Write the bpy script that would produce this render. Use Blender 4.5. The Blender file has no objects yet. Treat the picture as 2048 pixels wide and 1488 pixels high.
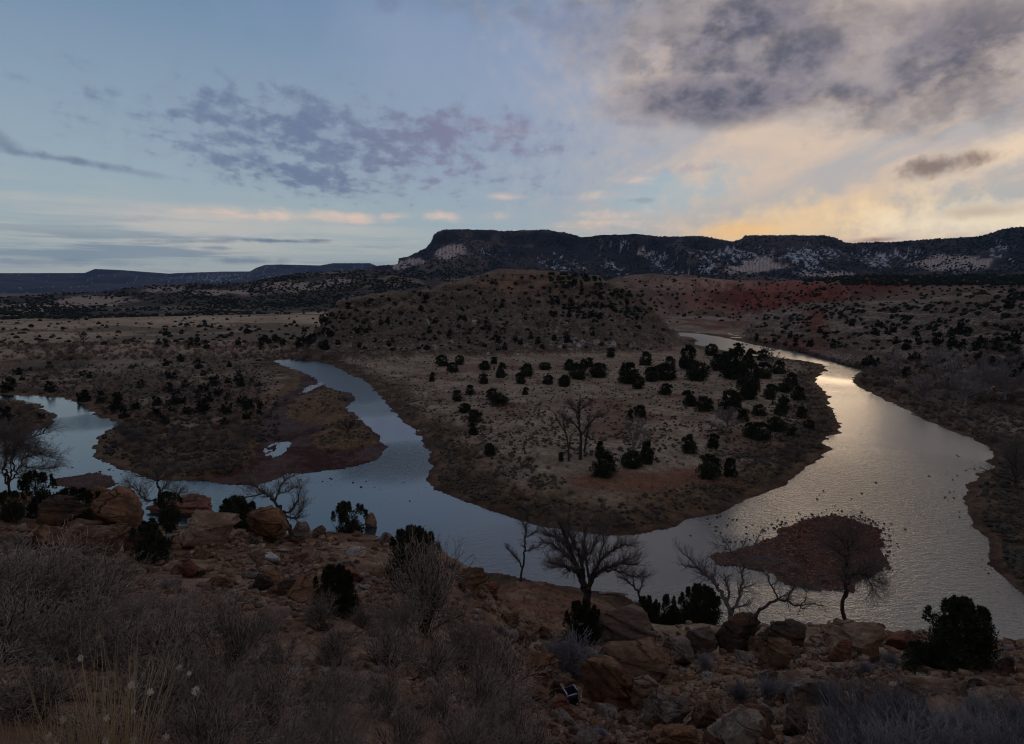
import bpy, math, random
import numpy as np
from mathutils import Vector, Matrix

# ------------------------------------------------------------------ camera
F = 1220.0; CX, CY = 1024.0, 744.0; HC = 36.0; HORIZON = 575.0
PITCH = math.atan((CY - HORIZON) / F)
sc = bpy.context.scene
cam_d = bpy.data.cameras.new('camera'); cam = bpy.data.objects.new('camera', cam_d)
sc.collection.objects.link(cam); sc.camera = cam
cam_d.sensor_width = 36.0; cam_d.lens = F / 2048.0 * 36.0
cam_d.clip_start = 0.1; cam_d.clip_end = 60000
cam.location = (0, 0, HC); cam.rotation_euler = (math.pi / 2 - PITCH, 0, 0)
sc.view_settings.view_transform = 'Standard'; sc.view_settings.look = 'None'
sc.view_settings.gamma = 1.0; sc.view_settings.exposure = 0.12; sc.view_settings.use_curve_mapping = False
sc.render.engine = 'CYCLES'
sc.cycles.filter_width = 1.15; sc.cycles.max_bounces = 5; sc.cycles.diffuse_bounces = 2; sc.cycles.glossy_bounces = 2
sc.cycles.transparent_max_bounces = 8; sc.cycles.caustics_reflective = False; sc.cycles.caustics_refractive = False
cp, sp = math.cos(PITCH), math.sin(PITCH)

def s2l(c):
    return tuple((v / 12.92 if v <= 0.04045 else ((v + 0.055) / 1.055) ** 2.4) for v in [x / 255.0 for x in c])

def pxdir(px, py):
    dx = (np.asarray(px, float) - CX) / F; v = (CY - np.asarray(py, float)) / F
    return dx, cp + v * sp, -sp + v * cp

def sky_ang(px, py):
    x, y, z = pxdir(px, py)
    return math.degrees(math.atan2(x, y)), math.degrees(math.atan2(z, math.hypot(x, y)))

def project(x, y, z):
    d = y * cp - (z - HC) * sp; u = y * sp + (z - HC) * cp
    d = np.maximum(d, 1e-3)
    return CX + F * x / d, CY - F * u / d

# ------------------------------------------------------------------ world: dusk sky with clouds
world = bpy.data.worlds.new('World'); sc.world = world; world.use_nodes = True
nt = world.node_tree; nt.nodes.clear()
SUN_AZ = 25.5
class G:
    """tiny helper for node graphs"""
    def __init__(s, nt): s.nt = nt
    def n(s, t, **k):
        nd = s.nt.nodes.new(t)
        for a, b in k.items(): setattr(nd, a, b)
        return nd
    def put(s, sock, v):
        if isinstance(v, (int, float)): sock.default_value = v
        elif isinstance(v, (tuple, list)): sock.default_value = tuple(v) if len(v) == len(sock.default_value) else tuple(v) + (1.0,)
        else: s.nt.links.new(v, sock)
    def m(s, op, a, b=None, c=None, clamp=False):
        nd = s.n('ShaderNodeMath', operation=op); nd.use_clamp = clamp
        s.put(nd.inputs[0], a)
        if b is not None: s.put(nd.inputs[1], b)
        if c is not None: s.put(nd.inputs[2], c)
        return nd.outputs[0]
    def ss(s, x, a, b):
        nd = s.n('ShaderNodeMapRange', interpolation_type='SMOOTHSTEP')
        s.put(nd.inputs['Value'], x); nd.inputs['From Min'].default_value = a; nd.inputs['From Max'].default_value = b
        if a > b:
            nd.inputs['From Min'].default_value = b; nd.inputs['From Max'].default_value = a
            nd.inputs['To Min'].default_value = 1; nd.inputs['To Max'].default_value = 0
        return nd.outputs['Result']
    def mix(s, f, a, b, blend='MIX'):
        nd = s.n('ShaderNodeMix', data_type='RGBA', blend_type=blend)
        s.put(nd.inputs[0], f); s.put(nd.inputs[6], a); s.put(nd.inputs[7], b)
        return nd.outputs[2]
    def vec(s, x, y, z):
        nd = s.n('ShaderNodeCombineXYZ'); s.put(nd.inputs[0], x); s.put(nd.inputs[1], y); s.put(nd.inputs[2], z)
        return nd.outputs[0]
    def noise(s, v, scale, detail=4, rough=0.5, dist=0.0, lac=2.0):
        nd = s.n('ShaderNodeTexNoise'); s.put(nd.inputs['Vector'], v)
        nd.inputs['Scale'].default_value = scale; nd.inputs['Detail'].default_value = detail
        nd.inputs['Roughness'].default_value = rough; nd.inputs['Distortion'].default_value = dist
        nd.inputs['Lacunarity'].default_value = lac
        return nd.outputs['Fac']
    def ramp(s, f, stops):
        nd = s.n('ShaderNodeValToRGB'); cr = nd.color_ramp
        while len(cr.elements) < len(stops): cr.elements.new(0.5)
        for e, (p, c) in zip(cr.elements, stops): e.position = p; e.color = tuple(c) + ((1.0,) if len(c) == 3 else ())
        s.put(nd.inputs[0], f)
        return nd.outputs[0]

g = G(nt)
tc = g.n('ShaderNodeTexCoord'); sep = g.n('ShaderNodeSeparateXYZ'); nt.links.new(tc.outputs['Generated'], sep.inputs[0])
DX, DY, DZ = sep.outputs
AZ = g.m('MULTIPLY', g.m('ARCTAN2', DX, DY), 57.2958)
EL = g.m('MULTIPLY', g.m('ARCSINE', DZ), 57.2958)
hz = g.m('ADD', g.m('MAXIMUM', DZ, 0.0), 0.10)
QX = g.m('DIVIDE', DX, hz); QY = g.m('DIVIDE', DY, hz)
Q = g.vec(QX, QY, 0.0)
P = g.vec(g.m('MULTIPLY', AZ, 0.05), g.m('MULTIPLY', EL, 0.05), 3.7)          # plain angular coords
def skyshape(px, py, rx, ry, tilt=0.0, warp=None, inner=0.0):
    """soft elliptical patch on the sky, centre and radii given where they stand in degrees (px/py converted)"""
    a0, e0 = sky_ang(px, py); sa = rx / 21.3; se = ry / 21.3
    u = g.m('SUBTRACT', AZ, a0); v = g.m('SUBTRACT', EL, e0)
    if tilt:
        c_, s_ = math.cos(math.radians(tilt)), math.sin(math.radians(tilt))
        u, v = g.m('ADD', g.m('MULTIPLY', u, c_), g.m('MULTIPLY', v, s_)), g.m('SUBTRACT', g.m('MULTIPLY', v, c_), g.m('MULTIPLY', u, s_))
    u = g.m('DIVIDE', u, sa); v = g.m('DIVIDE', v, se)
    r = g.m('ADD', g.m('MULTIPLY', u, u), g.m('MULTIPLY', v, v))
    r = g.m('SQRT', r)
    if warp is not None: r = g.m('ADD', r, warp)
    return g.ss(r, 1.0, inner)

wl = g.noise(P, 3.0, 3, 0.5)                      # large soft warp
ws = g.noise(P, 14.0, 4, 0.55)
warpL = g.m('MULTIPLY', g.m('SUBTRACT', wl, 0.5), 0.9)
warpS = g.m('ADD', g.m('MULTIPLY', g.m('SUBTRACT', ws, 0.5), 1.3), g.m('MULTIPLY', warpL, 0.7))
eln = g.m('DIVIDE', EL, 90.0, clamp=True)
base = g.ramp(eln, [(0.0, s2l((172, 178, 176))), (0.045, s2l((158, 174, 178))), (0.12, s2l((144, 163, 178))),
                    (0.20, s2l((124, 146, 169))), (0.255, s2l((104, 132, 162))), (0.33, s2l((66, 88, 112))), (0.55, s2l((56, 80, 112))), (1.0, s2l((44, 66, 104)))])
nish = g.n('ShaderNodeTexSky', sky_type='NISHITA'); nish.sun_disc = False
nish.sun_elevation = math.radians(1.0); nish.sun_rotation = math.radians(SUN_AZ); nish.altitude = 1900
col = g.mix(1.0, base, g.mix(1.0, nish.outputs[0], (0.004, 0.004, 0.004), 'MULTIPLY'), 'ADD')
# paler mauve veil over the middle of the sky
veil = g.m('MULTIPLY', skyshape(1080, 150, 620, 420, 0, warpL, 0.0), 0.55)
col = g.mix(veil, col, s2l((150, 160, 188)))
# streak noise along the wind
SQ = g.n('ShaderNodeMapping'); nt.links.new(Q, SQ.inputs[0])
SQ.inputs['Rotation'].default_value = (0, 0, math.radians(-62)); SQ.inputs['Scale'].default_value = (1.7, 0.75, 1)
streak = g.noise(SQ.outputs[0], 0.9, 7, 0.58, 0.6)
LQ = g.vec(g.m('MULTIPLY', AZ, 0.035), g.m('MULTIPLY', EL, 0.42), 1.3)          # low flat streaks
low = g.noise(LQ, 1.6, 5, 0.55, 0.35)
# creamy cirrus to the right
ciri = g.m('MULTIPLY', g.ss(g.m('ADD', AZ, g.m('MULTIPLY', warpS, 14.0)), -4.0, 24.0), g.m('MULTIPLY', g.ss(EL, 34.0, 16.0), g.ss(AZ, 80.0, 45.0)))
cf = g.m('MULTIPLY', ciri, g.m('ADD', 0.62, g.m('MULTIPLY', g.ss(streak, 0.38, 0.66), 0.38)))
col = g.mix(cf, col, s2l((196, 180, 170)))
cf2 = g.m('MULTIPLY', ciri, g.m('MULTIPLY', g.ss(streak, 0.42, 0.72), 0.55))
col = g.mix(cf2, col, s2l((226, 200, 174)))
b1 = g.m('MULTIPLY', skyshape(1330, 390, 190, 60, 8, warpS, 0.0), 0.75)           # blue gap
col = g.mix(b1, col, s2l((158, 180, 190)))
b2 = g.m('MULTIPLY', skyshape(1960, 395, 190, 38, 0, warpS, 0.0), 0.6)
col = g.mix(b2, col, s2l((176, 180, 178)))
# afterglow above the far ridge
gl = g.m('MULTIPLY', skyshape(1600, 455, 330, 72, 8, warpS, 0.0), 0.72)
col = g.mix(gl, col, s2l((246, 210, 158)))
gl2 = g.m('MULTIPLY', skyshape(1475, 462, 120, 28, 4, warpL, 0.0), 0.55)
col = g.mix(gl2, col, s2l((255, 196, 110)))
gl3 = g.m('MULTIPLY', skyshape(1960, 440, 260, 45, 0, warpS, 0.0), 0.8)
col = g.mix(gl3, col, s2l((250, 232, 200)))
gl4 = g.m('MULTIPLY', skyshape(2000, 305, 190, 38, 24, warpS, 0.0), 0.75)
col = g.mix(gl4, col, s2l((240, 214, 184)))
# peach streaks low on the left and middle
for (px, py, rx, ry, am) in ((440, 430, 130, 11, .8), (640, 434, 110, 9, .65), (870, 432, 70, 9, .7), (1000, 434, 70, 9, .6), (1210, 436, 110, 17, .75),
                             (1180, 392, 70, 9, .5), (700, 480, 160, 8, .35), (1010, 392, 40, 6, .5), (1270, 362, 45, 7, .5)):
    col = g.mix(g.m('MULTIPLY', g.m('MULTIPLY', skyshape(px, py, rx * 1.25, ry * 1.6, 0, g.m('ADD', warpS, g.m('MULTIPLY', g.m('SUBTRACT', low, 0.5), 2.4)), 0.0), g.ss(streak, 0.35, 0.62)), am), col, s2l((246, 206, 178)))
pk = g.m('MULTIPLY', skyshape(420, 440, 420, 46, 0, warpL, 0.0), 0.35)
col = g.mix(pk, col, s2l((205, 188, 182)))
# flat grey stratus low on the left
col = g.mix(g.m('MULTIPLY', g.m('MULTIPLY', skyshape(300, 480, 900, 110, 0, warpL, 0.0), g.ss(low, 0.40, 0.58)), 0.6), col, s2l((196, 192, 184)))
low2 = g.noise(g.vec(g.m('MULTIPLY', AZ, 0.045), g.m('MULTIPLY', EL, 0.7), 7.3), 1.7, 5, 0.6, 0.3)
st = g.m('MULTIPLY', g.m('MULTIPLY', skyshape(180, 495, 950, 75, 0, warpL, 0.0), g.ss(low2, 0.46, 0.62)), 0.75)
col = g.mix(st, col, s2l((120, 138, 156)))
for (px, py, rx, ry, tl, am) in ((560, 482, 130, 5, 0, .85), (640, 480, 50, 3, 0, .7), (380, 482, 150, 5, 1, .5), (430, 496, 60, 5, 0, .55), (500, 522, 95, 9, 0, .6), (110, 316, 110, 9, -3, .7), (250, 340, 120, 9, -5, .4), (10, 290, 70, 16, -18, .6), (120, 525, 200, 8, 0, .4)):
    col = g.mix(g.m('MULTIPLY', skyshape(px, py, rx, ry, tl, g.m('MULTIPLY', g.m('SUBTRACT', ws, 0.5), 1.4), 0.0), am), col, s2l((103, 116, 140)))
# altocumulus field
AQ = g.n('ShaderNodeMapping'); nt.links.new(Q, AQ.inputs[0])
AQ.inputs['Rotation'].default_value = (0, 0, math.radians(30)); AQ.inputs['Scale'].default_value = (1.5, 1.0, 1)
ac = g.noise(AQ.outputs[0], 5.0, 6, 0.57, 0.05)
acf = skyshape(660, 280, 520, 125, -5, warpS, 0.0)
acf2 = skyshape(590, 345, 330, 60, -6, warpS, 0.0)
acm = g.m('MAXIMUM', g.m('MAXIMUM', acf, acf2), skyshape(880, 265, 300, 72, -4, warpS, 0.0))
acn = g.ss(g.m('ADD', ac, g.m('MULTIPLY', g.m('SUBTRACT', acm, 0.5), 0.24)), 0.42, 0.66)
acfull = g.m('MULTIPLY', g.m('MULTIPLY', acn, g.m('POWER', acm, 0.6)), 0.82)
acd = g.mix(g.ss(AZ, -22, 2), s2l((98, 114, 144)), s2l((126, 122, 146)))
col = g.mix(g.m('MULTIPLY', acm, 0.34), col, s2l((128, 134, 158)))
col = g.mix(acfull, col, acd)
ach = g.m('MULTIPLY', skyshape(1010, 262, 130, 30, -6, warpS, 0.0), g.ss(ac, 0.40, 0.55))
col = g.mix(g.m('MULTIPLY', ach, 0.6), col, s2l((134, 128, 150)))
# the large grey cloud
BQ = g.vec(g.m('MULTIPLY', AZ, 0.05), g.m('MULTIPLY', EL, 0.075), 8.1)
bn = g.noise(BQ, 3.0, 6, 0.55, 0.12)
bn2 = g.noise(BQ, 7.0, 6, 0.58, 0.1)
wB = g.m('ADD', g.m('MULTIPLY', g.m('SUBTRACT', bn, 0.5), 1.5), g.m('MULTIPLY', g.m('SUBTRACT', bn2, 0.5), 0.5))
bm = g.m('MAXIMUM', g.m('MAXIMUM', skyshape(1710, 40, 500, 190, -4, wB, 0.45), g.m('MULTIPLY', skyshape(1290, 60, 260, 130, 0, wB, 0.0), 0.5)), skyshape(1445, 195, 285, 66, -3, g.m('MULTIPLY', wB, 0.45), 0.35))
bm = g.m('MAXIMUM', bm, skyshape(1300, -230, 560, 220, 0, wB, 0.3))  # unseen dark cloud added higher up so the near water reflects darker
bc = g.mix(g.ss(bn2, 0.36, 0.62), s2l((84, 87, 104)), s2l((124, 120, 132)))
bc = g.mix(g.m('MULTIPLY', g.ss(bn, 0.56, 0.34), 0.5), bc, s2l((182, 172, 168)))
col = g.mix(g.m('MULTIPLY', bm, 0.95), col, bc)
col = g.mix(g.m('MULTIPLY', skyshape(2010, -150, 420, 170, 0, wB, 0.1), 0.8), col, s2l((206, 188, 174)))  # unseen cream patch added higher up to brighten the right channel's reflection
# small dark scraps
for (px, py, rx, ry, tl, am, c) in ((1885, 332, 78, 24, 6, .9, (128, 112, 106)), (1752, 480, 60, 7, 2, .85, (150, 116, 108)), (1960, 425, 80, 16, 0, .55, (178, 158, 140)),
                                    (1270, 245, 60, 13, -8, .5, (140, 134, 150)), (1390, 337, 50, 12, 0, .35, (160, 150, 160)), (1890, 205, 90, 34, 14, .45, (120, 116, 122)), (780, 0, 40, 22, 0, .4, (104, 116, 146)), (1130, 50, 60, 50, 0, .35, (128, 134, 160)), (1290, 400, 45, 7, 0, .5, (140, 146, 160))):
    col = g.mix(g.m('MULTIPLY', skyshape(px, py, rx, ry, tl, g.m('MULTIPLY', g.m('SUBTRACT', ws, 0.5), 1.9), 0.1), am), col, s2l(c))
# unseen rest of the dome: broken cloud added, toned to light the land
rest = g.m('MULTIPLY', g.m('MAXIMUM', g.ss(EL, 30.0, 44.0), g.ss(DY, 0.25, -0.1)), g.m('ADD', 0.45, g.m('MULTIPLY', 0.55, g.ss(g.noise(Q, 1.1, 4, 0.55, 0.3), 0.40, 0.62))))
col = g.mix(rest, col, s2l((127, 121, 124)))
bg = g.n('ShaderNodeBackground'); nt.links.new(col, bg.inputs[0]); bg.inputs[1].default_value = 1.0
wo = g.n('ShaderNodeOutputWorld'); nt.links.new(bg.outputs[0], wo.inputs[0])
world.cycles.sampling_method = 'AUTOMATIC'

# ------------------------------------------------------------------ the last light of the sun
sun_d = bpy.data.lights.new('sun', 'SUN'); sun = bpy.data.objects.new('sun', sun_d); sc.collection.objects.link(sun)
sun_d.energy = 0.09; sun_d.angle = math.radians(12); sun_d.color = (1.0, 0.72, 0.45)
sun_el = math.radians(7)
sdir = Vector((math.sin(math.radians(SUN_AZ)) * math.cos(sun_el), math.cos(math.radians(SUN_AZ)) * math.cos(sun_el), math.sin(sun_el)))
sun.rotation_euler = sdir.to_track_quat('Z', 'Y').to_euler()

# ------------------------------------------------------------------ noise
def _h(ix, iy, seed):
    n = (ix.astype(np.int64) * 374761393 + iy.astype(np.int64) * 668265263 + seed * 1442695041) & 0x7fffffff
    n = ((n ^ (n >> 13)) * 1274126177) & 0x7fffffff
    n = (n ^ (n >> 16)) & 0xffff
    return n / 65535.0
def vnoise(x, y, seed=0):
    ix = np.floor(x); iy = np.floor(y); fx = x - ix; fy = y - iy
    fx = fx * fx * fx * (fx * (fx * 6 - 15) + 10); fy = fy * fy * fy * (fy * (fy * 6 - 15) + 10)
    a = _h(ix, iy, seed); b = _h(ix + 1, iy, seed); c = _h(ix, iy + 1, seed); d = _h(ix + 1, iy + 1, seed)
    return (a * (1 - fx) + b * fx) * (1 - fy) + (c * (1 - fx) + d * fx) * fy
def fbm(x, y, oc=5, seed=0, rough=0.5):
    s = np.zeros_like(x); am = 1.0; t = 0.0
    for o in range(oc):
        c, n = math.cos(o * 1.3), math.sin(o * 1.3)
        s += am * (vnoise((x * c - y * n) * 2 ** o + 17.3 * o, (x * n + y * c) * 2 ** o - 9.1 * o, seed + o) * 2 - 1); t += am; am *= rough
    return s / t * 1.4
def ridged(x, y, oc=4, seed=0):
    s = np.zeros_like(x); am = 1.0; t = 0.0
    for o in range(oc):
        s += am * (1 - np.abs(vnoise(x * 2 ** o + 5.1 * o, y * 2 ** o + 3.3 * o, seed + o) * 2 - 1)); t += am; am *= 0.5
    return s / t
def sstep(x, a, b):
    t = np.clip((x - a) / (b - a), 0, 1); return t * t * (3 - 2 * t)

# ------------------------------------------------------------------ plan of the river, traced and put on the ground plane
def flat(pts, z=0.0):
    a = np.array(pts, float); x, y, w = pxdir(a[:, 0], a[:, 1]); t = (z - HC) / w
    return np.stack([x * t, y * t], 1)
RIVER = flat([(1355,664),(1400,668),(1445,675),(1500,688),(1545,697),(1600,705),(1640,712),(1680,722),(1730,742),(1705,750),(1702,762),(1718,775),
 (1760,797),(1800,815),(1850,842),(1900,862),(1950,880),(1985,902),(1978,935),(1945,955),(1925,985),(1930,1020),(1950,1055),(1975,1085),
 (1970,1110),(1985,1140),(2010,1165),(2048,1190),(2110,1215),(2300,1300),(2200,1400),(1900,1360),(1700,1340),(1500,1320),(1380,1262),(1320,1225),(1290,1207),
 (1264,1203),(1248,1190),(1220,1183),(1187,1181),(1154,1176),(1110,1167),(1044,1154),(1000,1143),(960,1150),(900,1170),(800,1150),(700,1130),
 (600,1120),(450,1100),(300,1090),(100,1060),(0,1045),(-250,1020),(-520,990),(-560,900),(-250,905),(-60,896),(0,888),(60,868),(97,854),(111,841),(109,826),(84,811),(58,801),
 (0,797),(-120,796),(-300,800),(-520,800),(-520,786),(-200,786),(0,790),(73,793),(117,795),(141,801),(164,810),(182,823),(205,835),(234,849),(217,858),(193,873),(185,887),
 (183,911),(205,925),(234,937),(264,949),(300,958),(352,965),(395,961),(440,967),(483,971),(523,969),(567,949),(602,946),(655,942),(708,934),(743,923),
 (766,908),(781,893),(761,882),(763,870),(746,858),(728,846),(708,826),(692,813),(708,800),(702,786),(676,782),(640,764),(624,752),(592,740),
 (565,731),(547,722),(556,720),(582,719),(640,724),(670,733),(690,746),(725,759),(743,776),(760,794),(775,814),(793,835),(813,850),(831,864),
 (845,882),(856,902),(861,923),(860,949),(853,961),(866,981),(901,993),(948,1010),(992,1025),(1044,1043),(1088,1055),(1121,1060),(1165,1066),
 (1209,1072),(1264,1072),(1308,1066),(1352,1051),(1378,1036),(1440,1027),(1448,1023),(1471,1011),(1507,996),(1559,976),(1577,958),(1624,932),
 (1653,908),(1676,898),(1650,888),(1652,882),(1665,879),(1652,873),(1682,866),(1682,853),(1674,829),(1660,803),(1653,788),(1633,765),(1635,756),
 (1656,738),(1650,730),(1624,723),(1583,718),(1550,714),(1492,710),(1471,704),(1448,700),(1406,692),(1379,686),(1368,678)])
BAR = flat([(1418,1110),(1440,1098),(1480,1088),(1530,1072),(1570,1052),(1620,1038),(1680,1032),(1730,1040),(1765,1060),(1773,1085),(1765,1110),
 (1765,1140),(1730,1160),(1700,1178),(1670,1180),(1620,1170),(1560,1160),(1550,1145),(1520,1138),(1470,1138),(1430,1128)])
SBAR = flat([(105,955),(160,948),(200,943),(235,958),(228,968),(190,985),(150,990),(110,970)])
PUDDLE = flat([(531,912),(534,895),(545,886),(570,882),(579,888),(575,902),(560,912),(545,916)])
ICE = flat([(598,788),(612,776),(632,768),(646,760),(650,766),(632,778),(612,786)])
LBAR = flat([(380,962),(400,955),(440,952),(478,942),(500,925),(512,890),(508,855),(520,830),(545,805),(588,780),(600,765),(612,752),(605,735),(626,744),(640,759),(678,779),(705,786),
 (712,800),(696,813),(705,828),(728,850),(765,868),(763,882),(785,893),(766,910),(743,925),(708,936),(655,944),(602,948),(567,951),(523,971),(483,974),(440,969)])
GI1 = flat([(572,838),(580,805),(612,790),(655,780),(685,790),(690,812),(704,830),(726,850),(700,858),(650,852),(600,850)])
GI2 = flat([(620,898),(628,872),(668,855),(712,845),(735,856),(752,872),(757,884),(735,898),(690,908),(640,906)])
DIRT = flat([(1130,975),(1200,955),(1290,958),(1370,945),(1440,950),(1460,968),(1390,990),(1310,1003),(1220,998),(1150,990)])
ROAD = flat([(985,1168),(1060,1184),(1130,1203),(1210,1228),(1290,1255),(1300,1275),(1200,1250),(1120,1222),(1050,1200),(975,1180)], 6.0)
EASTPATH = flat([(2025,760),(2035,790),(2048,815),(2075,835),(2060,800),(2048,770),(2035,755)], 3.0)
POLYS = [RIVER, BAR, SBAR, PUDDLE]
def inside(px, py, poly):
    r = np.zeros(px.shape, bool); n = len(poly); j = n - 1
    for i in range(n):
        xi, yi = poly[i]; xj, yj = poly[j]
        c = ((yi > py) != (yj > py)) & (px < (xj - xi) * (py - yi) / (yj - yi + 1e-12) + xi); r ^= c; j = i
    return r
def edist(px, py, poly):
    d = np.full(px.shape, 1e9); n = len(poly)
    for i in range(n):
        ax, ay = poly[i]; bx, by = poly[(i + 1) % n]; ex, ey = bx - ax, by - ay; L = ex * ex + ey * ey + 1e-12
        t = np.clip(((px - ax) * ex + (py - ay) * ey) / L, 0, 1)
        dx = px - ax - t * ex; dy = py - ay - t * ey
        d = np.minimum(d, dx * dx + dy * dy)
    return np.sqrt(d)
def wobble(x, y):
    r = np.hypot(x, y); a = np.clip(r * 0.006, 0.35, 1.6)
    return x + a * fbm(x / 4, y / 4, 4, 3), y + a * fbm(x / 4, y / 4, 4, 9)
def river_sd(x, y):
    """signed distance to the nearest shoreline, negative over water"""
    wx, wy = wobble(x, y)
    d = np.full(x.shape, 1e9); w = inside(wx, wy, RIVER)
    bx_, by_ = wx + 1.5 * fbm(x / 6, y / 6, 3, 13), wy + 1.5 * fbm(x / 6, y / 6, 3, 14)
    for p in (BAR, SBAR): w &= ~inside(bx_, by_, p)
    w |= inside(wx, wy, PUDDLE) & (fbm(x / 1.3, y / 2.2, 3, 15) > -0.22)
    for p in POLYS: d = np.minimum(d, edist(wx, wy, p))
    return np.where(w, -d, d)
def soft(x, y, poly, wdt):
    wx, wy = wobble(x, y); d = edist(wx, wy, poly); d = np.where(inside(wx, wy, poly), d, -d)
    return sstep(d + wdt * 0.8 * fbm(x / (wdt * 3), y / (wdt * 3), 3, 5), -wdt, wdt)

# ------------------------------------------------------------------ near hillside: rows of control points by bearing
FG = {  # column px: [(py, range)...crest], then [(height, range)...] beyond the crest
 -400: ([(1550,3.3),(1400,5),(1300,7.5),(1180,13),(1100,23),(1040,34)], [(12,44),(-3,64)]),
 0:   ([(1550,3.3),(1400,5),(1300,7.5),(1185,13),(1105,23),(1045,34)], [(11,44),(-3,64)]),
 150: ([(1550,3.3),(1400,5),(1300,7.5),(1190,13),(1110,23),(1050,34)], [(10,44),(-3,62)]),
 300: ([(1550,3.3),(1400,5),(1300,7.5),(1192,13),(1112,23),(1054,34)], [(10,44),(-3,62)]),
 450: ([(1550,3.3),(1400,5),(1300,7.5),(1195,13),(1115,23),(1058,34)], [(10,43),(-3,60)]),
 600: ([(1550,3.3),(1400,5),(1300,7.5),(1195,13),(1117,23),(1062,34)], [(9,44),(-3,60)]),
 750: ([(1550,3.3),(1400,5),(1305,7.5),(1200,13),(1125,23),(1074,33)], [(9,42),(-3,60)]),
 870: ([(1550,3.5),(1405,5.5),(1315,8.5),(1215,14),(1150,22),(1106,30)], [(8,44),(-3,66)]),
 950: ([(1550,4.2),(1420,7),(1330,11),(1250,17),(1190,23),(1148,28)], [(8,46),(-3,75)]),
 1050:([(1550,6),(1450,10.5),(1380,15),(1310,20),(1262,24),(1216,29)], [(8,46),(5.6,56),(4.4,61),(-0.8,73)]),
 1130:([(1550,7),(1450,12),(1375,17),(1320,21),(1280,25),(1245,31)], [(7.5,46),(5.9,53),(4.6,58),(-0.8,71)]),
 1220:([(1550,8),(1450,13),(1375,18),(1325,22),(1285,27),(1255,34)], [(7.5,46),(6.2,50),(4.8,55),(-0.8,69)]),
 1350:([(1550,8.5),(1450,13.5),(1380,18),(1320,23),(1280,28),(1250,35)], [(6.5,47),(-1,60)]),
 1500:([(1550,8.5),(1450,13),(1380,17),(1320,22),(1275,29),(1240,37)], [(7,47),(-1,58)]),
 1650:([(1550,8),(1450,12),(1380,16),(1320,22),(1280,29),(1248,37)], [(7,47),(-1,58)]),
 1800:([(1550,7),(1450,10.5),(1385,14.5),(1325,21),(1290,28),(1264,37)], [(7,47),(-1,58)]),
 1950:([(1550,6),(1450,9.5),(1390,13.5),(1335,20),(1300,28),(1272,38)], [(7,48),(-1,58)]),
 2100:([(1550,6),(1450,9.5),(1390,13.5),(1340,20),(1305,28),(1277,38)], [(8,50),(-1,68)]),
 2450:([(1550,6),(1450,9.5),(1390,13.5),(1340,20),(1305,28),(1277,38)], [(8,50),(-1,68)]),
}
TH = np.radians(np.linspace(-60, 60, 1201))
def _rows():
    cols = sorted(FG); K = 6 + 4
    th = np.zeros((K, len(cols))); R = np.zeros_like(th); Z = np.zeros_like(th)
    for j, c in enumerate(cols):
        near, far = FG[c]
        for k, (py, r) in enumerate(near):
            x, y, w = pxdir(c, py); h = math.hypot(x, y)
            th[k, j] = math.atan2(x, y); R[k, j] = r; Z[k, j] = HC + w / h * r
        t0 = math.atan2(*[pxdir(c, 1200)[i] for i in (0, 1)])
        zc, rc = Z[5, j], R[5, j]
        f = list(far)
        if len(f) == 2: f = [((zc + f[0][0]) / 2 - 1.0, (rc + f[0][1]) / 2), f[0], ((f[0][0] + f[1][0]) / 2, (f[0][1] + f[1][1]) / 2), f[1]]
        for k, (z, r) in enumerate(f): th[6 + k, j] = t0; R[6 + k, j] = r; Z[6 + k, j] = z
    Rt = [np.full(TH.shape, 0.01)]; Zt = [np.full(TH.shape, HC - 1.65)]
    ker = np.exp(-0.5 * (np.arange(-30, 31) / 12.0) ** 2); ker /= ker.sum()
    for k in range(K):
        for src, dst in ((R, Rt), (Z, Zt)):
            v = np.interp(TH, th[k], src[k]); v = np.convolve(np.pad(v, 30, mode='edge'), ker, 'valid'); dst.append(v)
    return np.array(Rt), np.array(Zt)
RT, ZT = _rows()
def fg_height(x, y):
    r = np.hypot(x, y); th = np.arctan2(x, y)
    z = np.full(x.shape, -3.0); nr = len(RT)
    Rs = [np.interp(th, TH, RT[k]) for k in range(nr)]; Zs = [np.interp(th, TH, ZT[k]) for k in range(nr)]
    for k in range(nr - 1):
        t = (r - Rs[k]) / np.maximum(Rs[k + 1] - Rs[k], 0.01); m = (t >= 0) & (t <= 1)
        z = np.where(m, Zs[k] * (1 - t) + Zs[k + 1] * t, z)
    z = np.where(r > Rs[-1], Zs[-1] - 0.15 * (r - Rs[-1]), z)
    am = np.clip(r * 0.012, 0.03, 0.45)
    z = z + am * fbm(x / 3.1, y / 3.1, 6, 21) + np.clip(r * 0.02, 0, 0.7) * fbm(x / 11, y / 11, 3, 33) * 0.6
    # eroded gullies on the spur end
    sp_ = np.exp(-((np.degrees(th) - 3.0) / 6.0) ** 2) * sstep(r, 26, 32) * sstep(r, 58, 44)
    z = z - sp_ * 1.3 * ridged(x / 3.0 + 0.2 * y, y / 14.0, 4, 41)
    behind = sstep(np.abs(np.degrees(th)), 85, 130)
    z = z * (1 - behind) + behind * (HC - 1.7 + 0.06 * r + 2 * fbm(x / 40, y / 40, 4, 77))
    return z

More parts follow.
